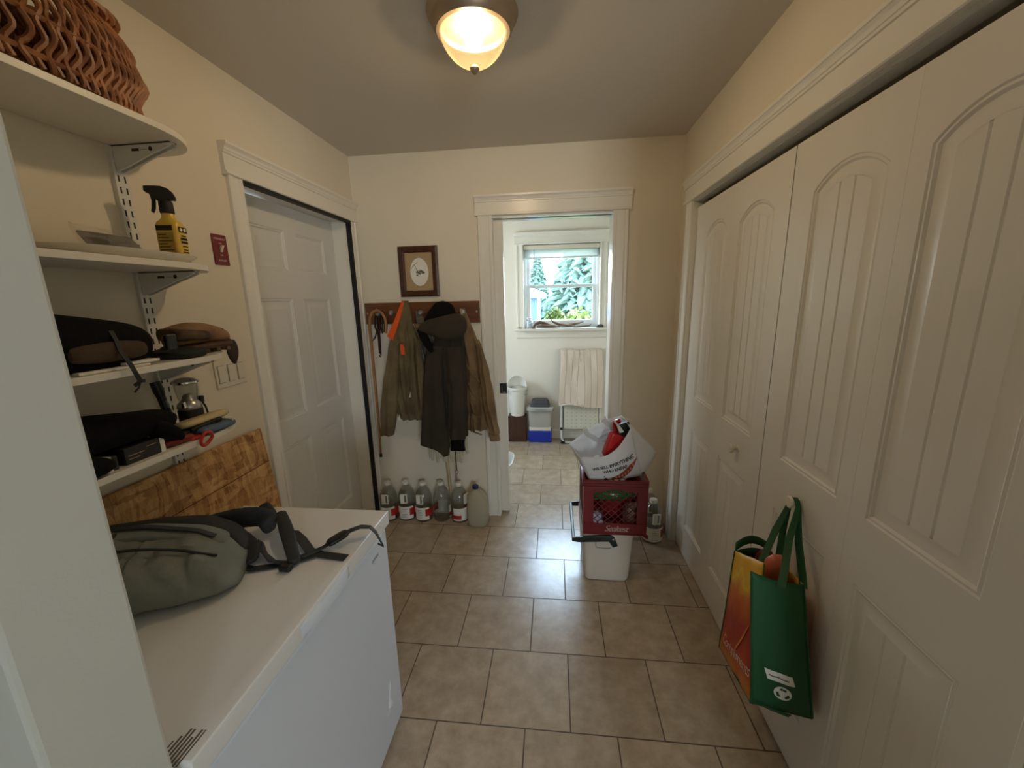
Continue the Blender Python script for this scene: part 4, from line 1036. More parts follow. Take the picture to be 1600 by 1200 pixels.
t = thing('coat_rack', 'oak board coat rack with small knobs below the picture', 'coat rack', (-.874, YB - .01, 1.395))
MB().box(-1.264, -.484, YB - .020, YB, 1.397, 1.537).build('board', 'rackwood', t, bevel=.004)
for x, z in ((-1.152, 1.468), (-1.060, 1.470), (-.960, 1.470), (-.862, 1.468), (-.690, 1.468), (-.585, 1.468)):
    MB().lathe([(.006, 0), (.0055, -.035), (.008, -.042), (.0165, -.048), (.0175, -.056), (.012, -.063), (0, -.065)], (x, YB - .020, z), 18, axis='Y').build('knob', 'silver', t)
for x in (-1.246, -.503): MB().lathe([(.007, 0), (.006, -.004), (0, -.005)], (x, YB - .020, 1.468), 14, axis='Y').build('screw_cap', 'silver', t)

CY = YB - .099
t = thing('walking_cane', 'crook handled wooden walking cane hanging from the left end of the coat rack', 'cane', (-1.15, CY, .5))
cp = [(-1.098, 1.343), (-1.090, 1.395), (-1.094, 1.440), (-1.112, 1.474), (-1.144, 1.492), (-1.176, 1.478), (-1.197, 1.440), (-1.205, 1.380), (-1.204, 1.25), (-1.205, 1.0), (-1.206, .80), (-1.209, .60), (-1.213, .48)]
MB().tube([(x, CY, z) for x, z in cp], [.0095] * 9 + [.009, .0085, .0078, .007], 12).build('shaft', 'canewood', t)
MB().cyl((-1.2125, CY, .500), (-1.2135, CY, .476), .0095, .0105).build('rubber_tip', 'black', t)
t = thing('leather_leash', 'dark brown leather leash bundled on the knob inside the cane crook', 'leash', (-1.15, CY, 1.2))
mb = MB(); cy2 = YB - .062
for k, (x, w) in enumerate(((-1.165, .020), (-1.147, .020), (-1.130, .018))):
    mb.strap([(x + .004, cy2 + .004 * k, 1.486), (x - .012, cy2 - .008 - .004 * k, 1.44), (x - .014, cy2 - .010, 1.38), (x - .002, cy2 - .010, 1.34), (x + .012, cy2 - .004 * k, 1.36), (x + .020, cy2, 1.42), (x + .008, cy2 + .004 * k, 1.484)], (.1, -1, .1), w, .006)
mb.strap([(-1.155, cy2 - .004, 1.40), (-1.158, cy2 - .010, 1.33), (-1.160, cy2 - .010, 1.26), (-1.162, cy2 - .008, 1.205)], (1, -.2, 0), .018, .006)
mb.strap([(-1.165, cy2 - .006, 1.37), (-1.187, cy2 - .010, 1.31), (-1.220, cy2 - .008, 1.280)], (.6, -.3, .6), .016, .006); mb.build('strap', 'leather', t)
MB().tube([(-1.162, cy2 - .008, 1.207), (-1.156, cy2 - .009, 1.192), (-1.162, cy2 - .010, 1.182), (-1.170, cy2 - .009, 1.194)], .0045, 8).build('clip', 'blackplastic', t)

def garment(mb, rows, y0, depth, seed, fold=.012, freq=38, n=64, p=2.6, sub=5):
    """hanging cloth: rows (xl, xr, z); folds run down the cloth"""
    rows = sorted(rows, key=lambda r: -r[2]); fine = []
    for a, b in zip(rows, rows[1:]):
        for k in range(sub):
            u = k / sub; fine.append(tuple(a[i] + (b[i] - a[i]) * u for i in range(3)))
    fine.append(rows[-1]); rings = []; zt, zb = fine[0][2], fine[-1][2]
    for xl, xr, z in fine:
        f = (zt - z) / max(zt - zb, 1e-6); cx, a = (xl + xr) / 2, (xr - xl) / 2; dd = depth * min(1, .35 + f * 2.0) ; ring = []
        for x, y in se(n, a, dd / 2, p):
            ph = x * freq + seed + 2.2 * nz((x, z * .5, seed), 3.0) + 1.5 * f * nz((seed, x, 0), 5)
            w = fold * min(1, .15 + f * 1.8) * (1.5 * (1 - abs(math.sin(ph))) ** 1.5 - .5 + .9 * nz((x * 2.5, z * .6, seed), 11)) * (1 if y < 0 else .12) * (1 - .75 * abs(x / a) ** 5)
            ring.append((cx + x + .005 * nz((x, z, y), 9, seed) + .006 * nz((seed, z, y), 14), y0 + y - w, z + .006 * nz((x, y, seed), 22)))
        rings.append(ring)
    return mb.loft(rings)

t = thing('olive_jacket', 'olive canvas jacket with orange collar lining on the coat rack', 'jacket', (-.97, YB - .08, .64), 'coats on the rack')
c1 = [(-.975, -.940, 1.548), (-1.004, -.930, 1.49), (-1.035, -.918, 1.42), (-1.060, -.908, 1.352), (-1.072, -.882, 1.267), (-1.096, -.873, 1.136), (-1.100, -.865, 1.002), (-1.104, -.852, .87), (-1.068, -.845, .780), (-1.062, -.843, .752)]
garment(MB(), c1, YB - .075, .075, 1, .020, 52).build('body', 'olive', t, angle=70)
garment(MB(), [(-1.060, -.998, 1.302), (-1.092, -1.018, 1.176), (-1.134, -1.033, 1.002), (-1.171, -1.057, .823), (-1.189, -1.092, .665), (-1.190, -1.096, .648)], YB - .118, .07, 5, .014, 60, 40).build('sleeve', 'olive', t, angle=70)
garment(MB(), [(-.905, -.868, 1.30), (-.900, -.852, 1.15), (-.900, -.846, 1.0), (-.905, -.846, .86), (-.92, -.850, .765)], YB - .112, .055, 9, .014, 70, 36).build('sleeve', 'olive', t, angle=70)
mb = MB(); mb.strap([(-.955, YB - .118, 1.546), (-.975, YB - .128, 1.49), (-1.002, YB - .136, 1.42), (-1.030, YB - .140, 1.36), (-1.055, YB - .140, 1.312)], (1, -.3, 0), [.016, .028, .038, .046, .054], .004); mb.build('collar_lining', 'orange', t)['label'] = 'orange collar lining'
mb = MB(); mb.strap([(-.975, YB - .146, 1.275), (-.972, YB - .150, 1.25), (-.970, YB - .150, 1.205)], (1, 0, 0), [.022, .030, .026], .004); mb.build('orange_facing', 'orange', t)['label'] = 'orange inner facing'
mb = MB(); mb.strap([(-1.030, YB - .150, 1.285), (-1.005, YB - .158, 1.280), (-.975, YB - .158, 1.292), (-.955, YB - .152, 1.27), (-.958, YB - .148, 1.0), (-.985, YB - .140, .80)], (.6, -.4, 0), .020, .005)
mb.strap([(-.93, YB - .130, 1.40), (-.92, YB - .138, 1.2), (-.935, YB - .138, 1.0), (-.95, YB - .132, .80)], (1, -.5, 0), .014, .005)
mb.build('front_edge', 'olive', t)
for x, z in ((-1.045, .775), (-.955, .935)): MB().ext([(-.009, -.02), (.011, -.018), (.004, .022)], (x, YB - .128, z), (1, 0, 0), (0, 0, 1), (0, .003, 0)).build('white_tag', 'paper', t, smooth=False)
MB().lathe([(.006, -.003), (.009, 0), (.006, .004)], (-1.183, YB - .115, .640), 12).build('cuff_button', 'black', t)

t = thing('grey_fleece_jacket', 'grey fleece jacket showing between olive jacket and long dark coat', 'jacket', (-.87, YB - .05, .98), 'coats on the rack')
garment(MB(), [(-.898, -.860, 1.478), (-.905, -.845, 1.42), (-.896, -.815, 1.35), (-.878, -.800, 1.284), (-.868, -.790, 1.166), (-.862, -.80, 1.05), (-.852, -.82, .92)], YB - .055, .05, 3, .010, 60, 40).build('body', 'greyfleece', t, angle=70)
garment(MB(), [(-.900, -.862, 1.40), (-.892, -.826, 1.34), (-.878, -.818, 1.29), (-.870, -.835, 1.27)], YB - .085, .022, 4, .003, 40, 20).build('tan_yoke', 'tan', t, angle=70)['label'] = 'tan shoulder yoke'

t = thing('long_hooded_coat', 'long dark olive hooded coat hanging under the black cap', 'coat', (-.72, YB - .10, .53), 'coats on the rack')
c2 = [(-0.722, -0.589, 1.403), (-0.751, -0.574, 1.323), (-0.772, -0.561, 1.241), (-0.794, -0.557, 1.124), (-0.811, -0.561, 0.972), (-0.825, -0.564, 0.817), (-0.835, -0.57, 0.715), (-0.786, -0.572, 0.661)]
garment(MB(), c2, YB - .150, .10, 2, .014, 26).build('body', 'darkolive', t, angle=70)
garment(MB(), [(-0.787, -0.689, 1.265), (-0.821, -0.703, 1.107), (-0.844, -0.7, 0.91), (-0.868, -0.694, 0.714), (-0.884, -0.686, 0.607), (-0.787, -0.689, 0.576), (-0.743, -0.694, 0.542)], YB - .190, .07, 6, .014, 36, 40).build('sleeve', 'darkolive', t, angle=70)
garment(MB(), [(-0.68, -0.584, 1.254), (-0.678, -0.57, 1.008), (-0.68, -0.57, 0.761), (-0.68, -0.576, 0.653)], YB - .190, .055, 7, .012, 40, 36).build('sleeve', 'darkolive', t, angle=70)
garment(MB(), [(-0.675, -0.582, 0.66), (-0.679, -0.584, 0.615), (-0.682, -0.584, 0.572)], YB - .190, .045, 8, .003, 60, 24).build('cuff', 'blackcloth', t, angle=70)['label'] = 'black knitted cuff'
rings = []
for k in range(11):   # hood: a folded pouch, open upwards
    u = k / 10; z = 1.452 - .145 * u
    xl = [-.770, -.800, -.826, -.842, -.846, -.838, -.818, -.792, -.762, -.732, -.705][k]; xr = [-.600, -.572, -.552, -.541, -.536, -.534, -.536, -.540, -.548, -.566, -.60][k]
    d = .150 * math.sin(PI * (.22 + .60 * u))
    rings.append([((xl + xr) / 2 + x, YB - .175 + y - .015 * u, z + .030 * (x / .15) * (1 - u) + .012 * nz((x, y, u), 12)) for x, y in se(32, (xr - xl) / 2, d / 2, 2.4)])
MB().loft(rings).build('hood', 'darkolive', t, sub=1, angle=70)
mb = MB(); mb.strap([(-.835, YB - .205, 1.375), (-.803, YB - .225, 1.33), (-.773, YB - .222, 1.27), (-.758, YB - .212, 1.23)], (.7, -.2, .6), [.03, .055, .05, .02], .012); mb.build('collar_flap', 'blackcloth', t)
mb = MB(); mb.strap([(-.690, YB - .218, 1.24), (-.687, YB - .226, 1.0), (-.68, YB - .224, .75)], (0, -1, 0), .006, .010); mb.strap([(-.575, YB - .185, 1.33), (-.569, YB - .187, 1.26)], (1, 0, 0), .016, .01); mb.build('zip', 'black', t)

t = thing('knit_hat', 'black knit cap hanging on the rack above the hooded coat', 'hat', (-.69, YB - .10, 1.42))
rings = []
for k in range(11):
    u = k / 10; z = 1.412 + .130 * u; s_ = (1 - u ** 2.2) ** .5 + .02
    cx = -.690 - .030 * (1 - u); rings.append([(cx + x, YB - .135 + y, z + .010 * nz((x, y, z), 20) - .02 * (x < -.05) * (1 - u)) for x, y in se(28, .098 * s_ * (1.0 if u > .3 else 1.06), .062 * s_, 2.3)])
MB().loft(rings).build('crown', 'blackcloth', t, sub=1, angle=70)

t = thing('tan_work_jacket', 'tan canvas work jacket at the right end of the coat rack', 'jacket', (-.52, YB - .07, .61), 'coats on the rack')
c3 = [(-.600, -.572, 1.492), (-.596, -.545, 1.416), (-.592, -.500, 1.292), (-.592, -.458, 1.164), (-.604, -.437, .991), (-.606, -.430, .813), (-.604, -.440, .72), (-.598, -.450, .672)]
garment(MB(), c3, YB - .058, .060, 11, .022, 40).build('body', 'tan', t, angle=70)
garment(MB(), [(-.505, -.476, 1.296), (-.488, -.438, 1.172), (-.475, -.403, 1.002), (-.460, -.383, .828), (-.436, -.366, .704), (-.432, -.362, .665)], YB - .112, .062, 12, .018, 50, 40).build('sleeve', 'tan', t, angle=70)
garment(MB(), [(-.434, -.364, .668), (-.431, -.361, .64), (-.430, -.360, .616)], YB - .112, .050, 13, .002, 50, 24).build('cuff', 'tan', t, angle=70)
mb = MB()
for k in range(4): mb.strap([(-.57 + .012 * k, YB - .124, 1.15 - .13 * k), (-.53, YB - .132, 1.07 - .13 * k), (-.480, YB - .128, 1.02 - .12 * k)], (0, -.3, 1), [.006, .016, .006], .006)
mb.build('creases', 'tan', t)
MB().strap([(-.597, YB - .075, 1.488), (-.588, YB - .098, 1.470), (-.570, YB - .092, 1.40)], (1, 0, 0), .012, .003).build('hanger_loop', 'mat', t)

# pale mop behind the coat, cord with clip
t = thing('string_mop', 'pale mop standing head up behind the long dark coat', 'mop', (-.72, YB - .05, 0))
mb = MB(); rr = random.Random(4)
for k in range(44):
    x = -.855 + .235 * k / 43; a = rr.uniform(-.02, .02); e_ = .478 - .03 * math.sin(k * .7) - rr.uniform(0, .03)
    mb.tube([(x * .6 - .735 * .4, YB - .048, .72), (x + a, YB - .052 - rr.uniform(0, .012), .62), (x + a * 1.6, YB - .050, e_)], [.008, .013, .009], 6)
mb.build('mop_strings', pm('pale_yarn', (206, 196, 168), .95, bump=.3, bscale=200), t)
MB().tube([(-.775, YB - .040, .70), (-.752, YB - .026, .30), (-.738, YB - .016, 0.0)], .0115, 10).build('handle', pm('pale_wood', (196, 172, 132), .5), t)
t = thing('clip_cord', 'thin black cord with a metal clip hanging below the hooded coat', 'cord', (-.685, YB - .06, .28))
MB().tube([(-.680, YB - .066, .60), (-.683, YB - .066, .47), (-.682, YB - .066, .37)], .0035, 6).build('cord', 'black', t)
MB().tube([(-.682 + .010 * math.sin(2 * PI * k / 10), YB - .066, .360 + .012 * math.cos(2 * PI * k / 10)) for k in range(10)], .003, 6, closed=True).tube([(-.682, YB - .066, .348), (-.688, YB - .066, .32), (-.684, YB - .066, .292), (-.678, YB - .066, .30)], .005, 6).build('clip', 'bronze', t)

# ================================================================== JUGS
def jug_parts(t, handle=True):
    body = [(.050, .0), (.060, .004), (.0625, .012), (.0625, .118), (.0595, .124), (.0595, .130), (.0625, .136), (.0625, .160), (.0575, .186), (.048, .214), (.034, .238), (.023, .250), (.020, .256), (.020, .268)]
    MB().lathe(body, (0, 0, 0), 32).build('body', 'clear', t, world=False)
    MB().lathe([(.0225, .262), (.0235, .265), (.0235, .280), (.0215, .284), (0, .284)], (0, 0, 0), 24).build('cap', 'capwhite', t, world=False)
    lb = MB()
    def arc(mb, a0, a1, z0, z1, r, n=16):
        o = [(r * math.sin(a0 + (a1 - a0) * k / n), -r * math.cos(a0 + (a1 - a0) * k / n), z) for z in (z0, z1) for k in range(n + 1)]
        mb.add(o, [(k, k + 1, n + 2 + k, n + 1 + k) for k in range(n)])
    arc(lb, -1.7, 1.0, .018, .112, .0632, 22); lb.build('label', 'paper', t, world=False)
    lr = MB(); arc(lr, .55, 1.75, .045, .098, .0638, 12); lr.build('red_band', 'redlabel', t, world=False); lr = MB(); arc(lr, -1.75, -.75, .030, .060, .0638, 10); lr.build('red_band', 'redlabel', t, world=False)
    lk = MB()
    for k in range(6): arc(lk, -.34, .26 - .12 * (k % 3 == 1), .030 + k * .0125, .032 + k * .0125, .0640, 6)
    lk.build('label_print', 'ink', t, world=False)
    if handle:
        h = MB(); o = .0585
        for x0, x1, z0, z1 in ((-.024, .004, .142, .212), (.018, .024, .142, .212), (.004, .018, .142, .149), (.004, .018, .205, .212)): h.box(x0, x1, -o - .010, -o + .002, z0, z1)
        h.build('handle', 'capwhite', t, world=False, bevel=.002)
G1 = 'water jugs along the back wall'
jl = ['clear water jug with white handle nearest the left door, partly behind the freezer', 'clear water jug second from the left door, white handle in front', 'clear water jug with white handle, middle of the five under the coats',
      'clear water jug without a visible handle, fourth from the left door', 'clear water jug whose handle turns sideways, beside the milky jug']
t = thing('water_jug', jl[0], 'jug', (-1.190, 2.512, 0), G1); jug_parts(t); nest(t, 'label', 'red_band', 'label_print'); proto = t
for k, (x, y, rz) in enumerate(((-1.062, 2.530, .05), (-.934, 2.524, -.12), (-.804, 2.535, 2.9), (-.673, 2.530, 1.15))):
    j = dup(proto, (x, y, 0), rz, jl[k + 1], G1)
    if k == 2: bpy.data.objects.remove([c for c in j.children if c.name.startswith('handle')][0])
G2 = 'water jugs behind the crate stack'
for x, y, rz, lb in ((.628, 2.372, .15, 'clear water jug standing in front of another beside the closet trim'), (.632, 2.512, -.2, 'clear water jug against the back wall behind the one by the closet trim'), (.485, 2.440, .3, 'clear water jug half hidden behind the cream cooler')):
    j = dup(proto, (x, y, 0), rz, lb, G2); j['group'] = G2
t = thing('milk_jug', 'milky plastic jug with navy cap next to the doorway trim', 'jug', (-.530, 2.492, 0))
rings = []
for z, a, p in ((0, .060, 3.4), (.006, .068, 3.4), (.03, .072, 3.4), (.15, .073, 3.2), (.185, .070, 2.8), (.215, .060, 2.4), (.240, .040, 2), (.256, .022, 2), (.266, .019, 2)):
    cx = 0 if z < .19 else -.012 * (z - .19) / .07
    rings.append([(-.530 + cx + x, 2.492 + y, z) for x, y in se(32, a, a * .98, p)])
MB().loft(rings).build('body', 'milky', t, angle=50)
MB().tube([(-.530, 2.492, .235), (-.500, 2.478, .232), (-.472, 2.470, .205), (-.466, 2.462, .165), (-.476, 2.452, .130)], [.013, .014, .014, .014, .012], 10).build('handle', 'milky', t)
MB().lathe([(.0205, 0), (.0215, .003), (.0215, .020), (.019, .023), (0, .023)], (-.543, 2.492, .262), 22).build('cap', 'bluecap', t)

# ================================================================== COOLER, CRATE AND TOTE STACK
KX0, KX1, KY0, KY1, KZ = .148, .430, 1.936, 2.290, .305
t = thing('drink_cooler', 'cream cooler with dark green swing handle under the red crate', 'cooler', ((KX0 + KX1) / 2, (KY0 + KY1) / 2, 0))
rings = []
for z, i_ in ((0, .030), (.004, .022), (.02, .017), (.15, .010), (.268, .002), (.272, .0), (.300, .0), (KZ, .004)):
    cx, cy, a, b = (KX0 + KX1) / 2, (KY0 + KY1) / 2, (KX1 - KX0) / 2 - i_, (KY1 - KY0) / 2 - i_
    rings.append([(cx + x, cy + y, z) for x, y in se(40, a, b, 9)])
MB().loft(rings).build('tub', 'cooler', t, bevel=.002, angle=40)
h = MB(); ya, yb_ = KY0 - .012, KY1 + .012
for y, s_ in ((ya, -1), (yb_, 1)):
    h.ext([(.096, .262), (.096, .284), (.13, .288), (.24, .300), (.300, .302), (.318, .292), (.338, .244), (.312, .234), (.290, .268), (.13, .258)], (0, y - .007 if s_ < 0 else y - .006, 0), (1, 0, 0), (0, 0, 1), (0, .013, 0))
h.box(.096, .112, ya - .006, yb_ + .006, .262, .284)
h.build('swing_handle', 'darkgreen', t, bevel=.003)
MB().lathe([(.006, 0), (.006, -.002), (.003, -.004), (0, -.004)], (.312, ya - .007, .283), 14, axis='Y').build('pivot_pin', 'silver', t)
MB().tube([(.222, KY0 - .0005, .262), (.224, KY0 + .001, .225), (.232, KY0 + .0015, .217), (.296, KY0 + .0015, .215), (.306, KY0 + .001, .222)], .0018, 6).build('moulded_line', 'groove', t)

QX0, QX1, QY0, QY1, QZ0, QZ1 = .154, .482, 1.925, 2.253, .3055, .615
t = thing('milk_crate', 'red plastic milk crate with lattice sides on the cream cooler', 'crate', ((QX0 + QX1) / 2, (QY0 + QY1) / 2, QZ0))
cr = MB(); th = .009
def side_wall(mb, org, U, N, w):
    org, U, N = Vector(org), Vector(U), Vector(N); Zv = Vector((0, 0, 1)); hh = QZ1 - QZ0
    def slab(u0, u1, z0, z1, d0=0, d1=None):
        mb.ext([(u0, z0), (u1, z0), (u1, z1), (u0, z1)], org - N * d0, U, Zv, -N * ((d1 or th) - d0))
    slab(0, w, 0, .068); slab(0, .052, .068, hh - .052); slab(w - .052, w, .068, hh - .052); slab(0, w, hh - .052, hh)
    for z in (hh - .006, hh - .020, hh - .034): slab(0, w, z - .004, z + .004, -.004, .002)
    slab(.0, w, .064, .068, -.0025, .002); slab(.0, w, .002, .007, -.0025, .002)
    # arched lower edge of the rim over the lattice
    for k in range(10):
        a = -1 + 2 * k / 10; b = a + .2; dz = .022 * (1 - abs(a + .1) ** 2)
        slab(w / 2 + a * .11, w / 2 + b * .11, hh - .052 - (.022 - dz) * .9, hh - .050)
    bars = 6; u0, u1, z0, z1 = .048, w - .048, .064, hh - .048; pt = .036
    for sgn in (1, -1):
        k = -12
        while k < 14:
            c = k * pt; pts = []
            for q in range(61):
                z = z0 + (z1 - z0) * q / 60; u = (u0 + u1) / 2 + c + sgn * (z - (z0 + z1) / 2)
                if u0 <= u <= u1: pts.append((u, z))
            if len(pts) > 2:
                (ua, za), (ub, zb) = pts[0], pts[-1]
                mb.ext([(ua - .0022, za), (ua + .0022, za), (ub + .0022, zb), (ub - .0022, zb)], org - N * .0012, U, Zv, -N * (th - .003))
            k += 1
side_wall(cr, (QX0, QY0, QZ0), (1, 0, 0), (0, -1, 0), QX1 - QX0); side_wall(cr, (QX1, QY1, QZ0), (-1, 0, 0), (0, 1, 0), QX1 - QX0)
side_wall(cr, (QX0, QY1 - th, QZ0), (0, -1, 0), (-1, 0, 0), QY1 - QY0 - 2 * th); side_wall(cr, (QX1, QY0 + th, QZ0), (0, 1, 0), (1, 0, 0), QY1 - QY0 - 2 * th)
cr.box(QX0 + th, QX1 - th, QY0 + th, QY1 - th, QZ0, QZ0 + .006)
cr.build('crate_shell', 'crate', t, smooth=False)
text_mesh('Sealtest', .050, lambda x, y: Vector(((QX0 + QX1) / 2 + .008 + x, QY0 - .0008, QZ0 + .036 + y)), 'lettering', pm('worn_white_ink', (190, 160, 150), .6), t, shear=.35, spacing=.82)
cz = QZ0 + .007
t = thing('green_soda_bottle', 'green bottle lying inside the red crate', 'bottle', (.29, 2.03, cz))
MB().lathe([(0, 0), (.030, .002), (.034, .01), (.034, .15), (.022, .19), (.012, .21), (.012, .23), (0, .23)], (.205, 1.985, cz + .20), 20, axis='X').build('bottle', pm('green_glass', (20, 110, 50), .2), t)
t = thing('red_cloth', 'crumpled red cloth inside the red crate', 'cloth', (.34, 2.08, cz)); blob(MB(), .355, 2.13, cz, .085, .075, .20, 28, 10, 2.4, .02, 12, 21).build('cloth', pm('red_fabric', (160, 30, 34), .8), t, sub=1)
t = thing('foil_bundle', 'grey foil bundle behind the crate lattice', 'bundle', (.40, 1.985, cz)); blob(MB(), .415, 1.985, cz + .0, .045, .032, .150, 24, 10, 2.4, .014, 26, 23).build('bundle', pm('crinkled_foil', (150, 140, 124), .3, metal=.6, bump=.6, bscale=60), t)

# white tote lying tipped in the crate mouth
t = thing('tote_bag', 'white printed tote bag tipped over on top of the red crate', 'bag', (.32, 2.06, QZ1))
FL, FR, BL, BR = Vector((.136, 1.945, .732)), Vector((.398, 2.015, .872)), Vector((.078, 2.030, .770)), Vector((.372, 2.160, .897))
fl, fr_b, bl_, br_ = Vector((.190, 1.958, .594)), Vector((.468, 2.030, .600)), Vector((.185, 2.16, .610)), Vector((.585, 2.200, .668))
def bil(a, b, c, d, u, v): return a.lerp(b, u).lerp(d.lerp(c, u), v)
def panel_fn(a, b, c, d, nrm, bulge, seed, amp=.006):
    nrm = Vector(nrm).normalized()
    def fn(u, v): return bil(a, b, c, d, u, v) + nrm * (bulge * (4 * u * (1 - u)) ** .8 * math.sin(PI * min(1, v * .8 + .2)) + amp * nz((u * 2, v * 2, seed), 3) * min(1, 6 * u * (1 - u) + .0))
    return fn
front_ = panel_fn(fl, fr_b, FR, FL, (-.12, -1, .12), .030, 3)
def front(u, v):
    u = min(max(u, 0), 1); v = min(max(v, 0), 1)
    return front_(u, v) + Vector((.012, -.012, -.062)) * (v ** 2.2 * math.sin(PI * u ** 1.15))
back_ = panel_fn(bl_, br_, BR, BL, (.1, .8, .3), .035, 5, .012)
def back(u, v):
    u = min(max(u, 0), 1); v = min(max(v, 0), 1)
    return back_(u, v) + Vector((0, .01, .022)) * (v ** 2 * math.sin(PI * u))
def rim_mid(u): return FL.lerp(BL, u)
left = panel_fn(bl_, fl, FL, BL, (-1, -.2, 0), .012, 7); right = panel_fn(fr_b, br_, BR, FR, (1, -.3, .1), .012, 8)
bg = MB().sheet(front, 28, 16).sheet(back, 28, 16).sheet(left, 10, 16).sheet(right, 10, 16).sheet(lambda u, v: bil(bl_, br_, fr_b, fl, u, v) - Vector((0, 0, .004 * math.sin(PI * u) * math.sin(PI * v))), 16, 8)
bg.build('bag_body', 'tote', t, solid=.0016, angle=60)
def on_front(x, y, off=.0022):
    """x across from the left seam 0..1, y up from the bottom 0..1"""
    p = front(x, y); e = .01; n_ = (front(min(1, x + e), y) - front(max(0, x - e), y)).cross(front(x, min(1, y + e)) - front(x, max(0, y - e))).normalized()
    if n_.y > 0: n_ = -n_
    return p + n_ * off
text_mesh('WE SELL EVERYTHING', .135, lambda x, y: on_front(.53 + x * .62, .47 + y * 1.05), 'lettering', 'darkink', t, spacing=.95, bold=.0045)
text_mesh('WHO KNEW?', .125, lambda x, y: on_front(.535 + x * .62, .30 + y * 1.05), 'lettering', 'darkink', t, spacing=.95, bold=.0045)
rb = MB(); N_ = 24
rb.sheet(lambda u, v: on_front(.42 + .56 * u, .0 + .10 * u ** 1.5 + .30 * u ** 3 + v * (.15 * min(1, 3 * (1 - u) + .12) * min(1, .55 + u)), .0020), N_, 3); rb.build('red_band', 'totered', t, smooth=False)
bb_ = MB()
for k in range(7):
    u = .14 + .11 * k; y0 = .10 * u ** 1.5 + .30 * u ** 3; bb_.add([on_front(.42 + .56 * (u + du), y0 + dv, .0030) for du, dv in ((0, .035), (.035, .04), (.04, .10), (.005, .095))], [(0, 1, 2, 3)])
bb_.build('band_print', pm('pale_print', (226, 170, 120), .6), t, smooth=False)
dm = MB(); dc = (.31, .03)
for a, b in (((-.12, -.02), (0, .15)), ((0, .15), (.10, -.02))):
    dm.add([on_front(max(.01, dc[0] + a[0]), max(.004, dc[1] + a[1])), on_front(dc[0] + b[0], dc[1] + b[1]), on_front(dc[0] + b[0], dc[1] + b[1] - .03), on_front(max(.01, dc[0] + a[0] * .8), max(.004, dc[1] + a[1]))], [(0, 1, 2, 3)])
dm.add([on_front(dc[0] - .06, .004), on_front(dc[0] + .05, .004), on_front(dc[0] + .015, dc[1] + .07), on_front(dc[0] - .02, dc[1] + .07)], [(0, 1, 2, 3)]); dm.build('diamond_mark', 'darkink', t, smooth=False)
def hem(a, b, f, v0):   # hem stitched along a rim, both panels
    return MB().sheet(lambda u, v: f(u, v0 + (1 - v0) * v), 24, 2)
hm = MB()
for s_ in (.36, .40): pass
st1 = MB()
def inner(u, v, lift=.004): return back(u, v) + Vector((-.1, -.8, .25)).normalized() * lift
for u0, tilt in ((.30, .02), (.66, .0)):   # ends of the far handle, looped over the rim and down the inside
    st1.strap([inner(u0 + .05, .52), inner(u0 + .03, .72), inner(u0 + .01, .90), inner(u0, 1.0, .006) + Vector((0, 0, .012)), inner(u0, 1.0, -.004) + Vector((0, .004, .022)), inner(u0, .97, -.010)], (1, .35, .25), .027, .0022)
st1.build('far_handle', 'tote', t)
st2 = MB()
st2.strap([on_front(.33, .60, .004), on_front(.30, .82, .004), on_front(.285, 1.0, .005), on_front(.28, 1.0, -.004) + Vector((0, .0, .010)), on_front(.28, .94, -.012)], (1, .25, .3), .026, .0022)
st2.build('near_handle', 'tote', t); st2 = MB()
st2.strap([FR.lerp(FL, .18) + Vector((.0, .002, .004)), FR.lerp(FL, .20) + Vector((-.01, .03, .035)), FR.lerp(BR, .6) + Vector((-.07, .0, .012))], (.5, -.3, -.4), .024, .0022)
st2.build('near_handle', 'tote', t)
it = MB()
for s_, v_, sz in (('WE SELL EVERYTHING', .62, .10), ('WHO KNEW?', .48, .10)):
    text_mesh(s_, sz, lambda x, y, v_=v_: inner(.55 - x * .55, v_ + y, .0026), 'show_through_print', pm('faint_ink', (150, 150, 158), .8), t, spacing=.95)
t = thing('red_package', 'glossy red package sticking out of the white tote', 'package', (.33, 2.07, .70))
bar(MB(), (.296, 2.045, .700), (.338, 2.050, .825), (.8, .2, -.3), .084, .05, taper=.06, pw=8).build('package', 'bagred', t)
t = thing('dark_box', 'dark green box with red edge at the right end of the tote mouth', 'box', (.38, 2.09, .72))
bar(MB(), (.382, 2.075, .74), (.370, 2.090, .878), (.85, .3, .2), .062, .036, taper=.05, pw=8).build('carton', pm('dark_green_card', (24, 34, 30), .4), t, smooth=True)
bar(MB(), (.352, 2.106, .75), (.340, 2.116, .886), (.85, .3, .2), .052, .012, taper=.15).build('red_edge', 'bagred', t)

# ================================================================== GREEN GROCERY BAG ON THE CLOSET KNOB
t = thing('grocery_bag', 'green and orange shopping bag hanging from the near closet knob', 'bag', (.66, 1.15, .27))
NTO, NTI = Vector((.556, 1.052, .770)), Vector((.712, 1.066, .722))       # near end (green gusset): top outer / inner
NBO, NBI = Vector((.592, 1.036, .330)), Vector((.748, 1.002, .330))
FTO, FTI = Vector((.604, 1.246, .700)), Vector((.745, 1.300, .665))
FBO, FBI = Vector((.602, 1.280, .280)), Vector((.748, 1.290, .262))
NTX = Vector((.616, 1.090, .768))                                         # where the printed side's near corner folds inwards
def gf(u, v):
    p = bil(NBO, NBI, NTI, NTO, u, v); return p + Vector((-.05, -1, 0)) * (.010 * math.sin(PI * u) * math.sin(PI * v) + .004 * nz((u, v, 2), 4)) + Vector((0, 0, -.010 * math.sin(PI * u) * v))
def of(u, v):
    a = bil(NBO, FBO, FTO, NTO.lerp(NTX, .75), u, v); return a + Vector((-1, 0, 0)) * (.014 * math.sin(PI * u) * math.sin(PI * v) + .005 * nz((u, v, 5), 4)) + Vector((.012, .010, 0)) * (1 - u) * v
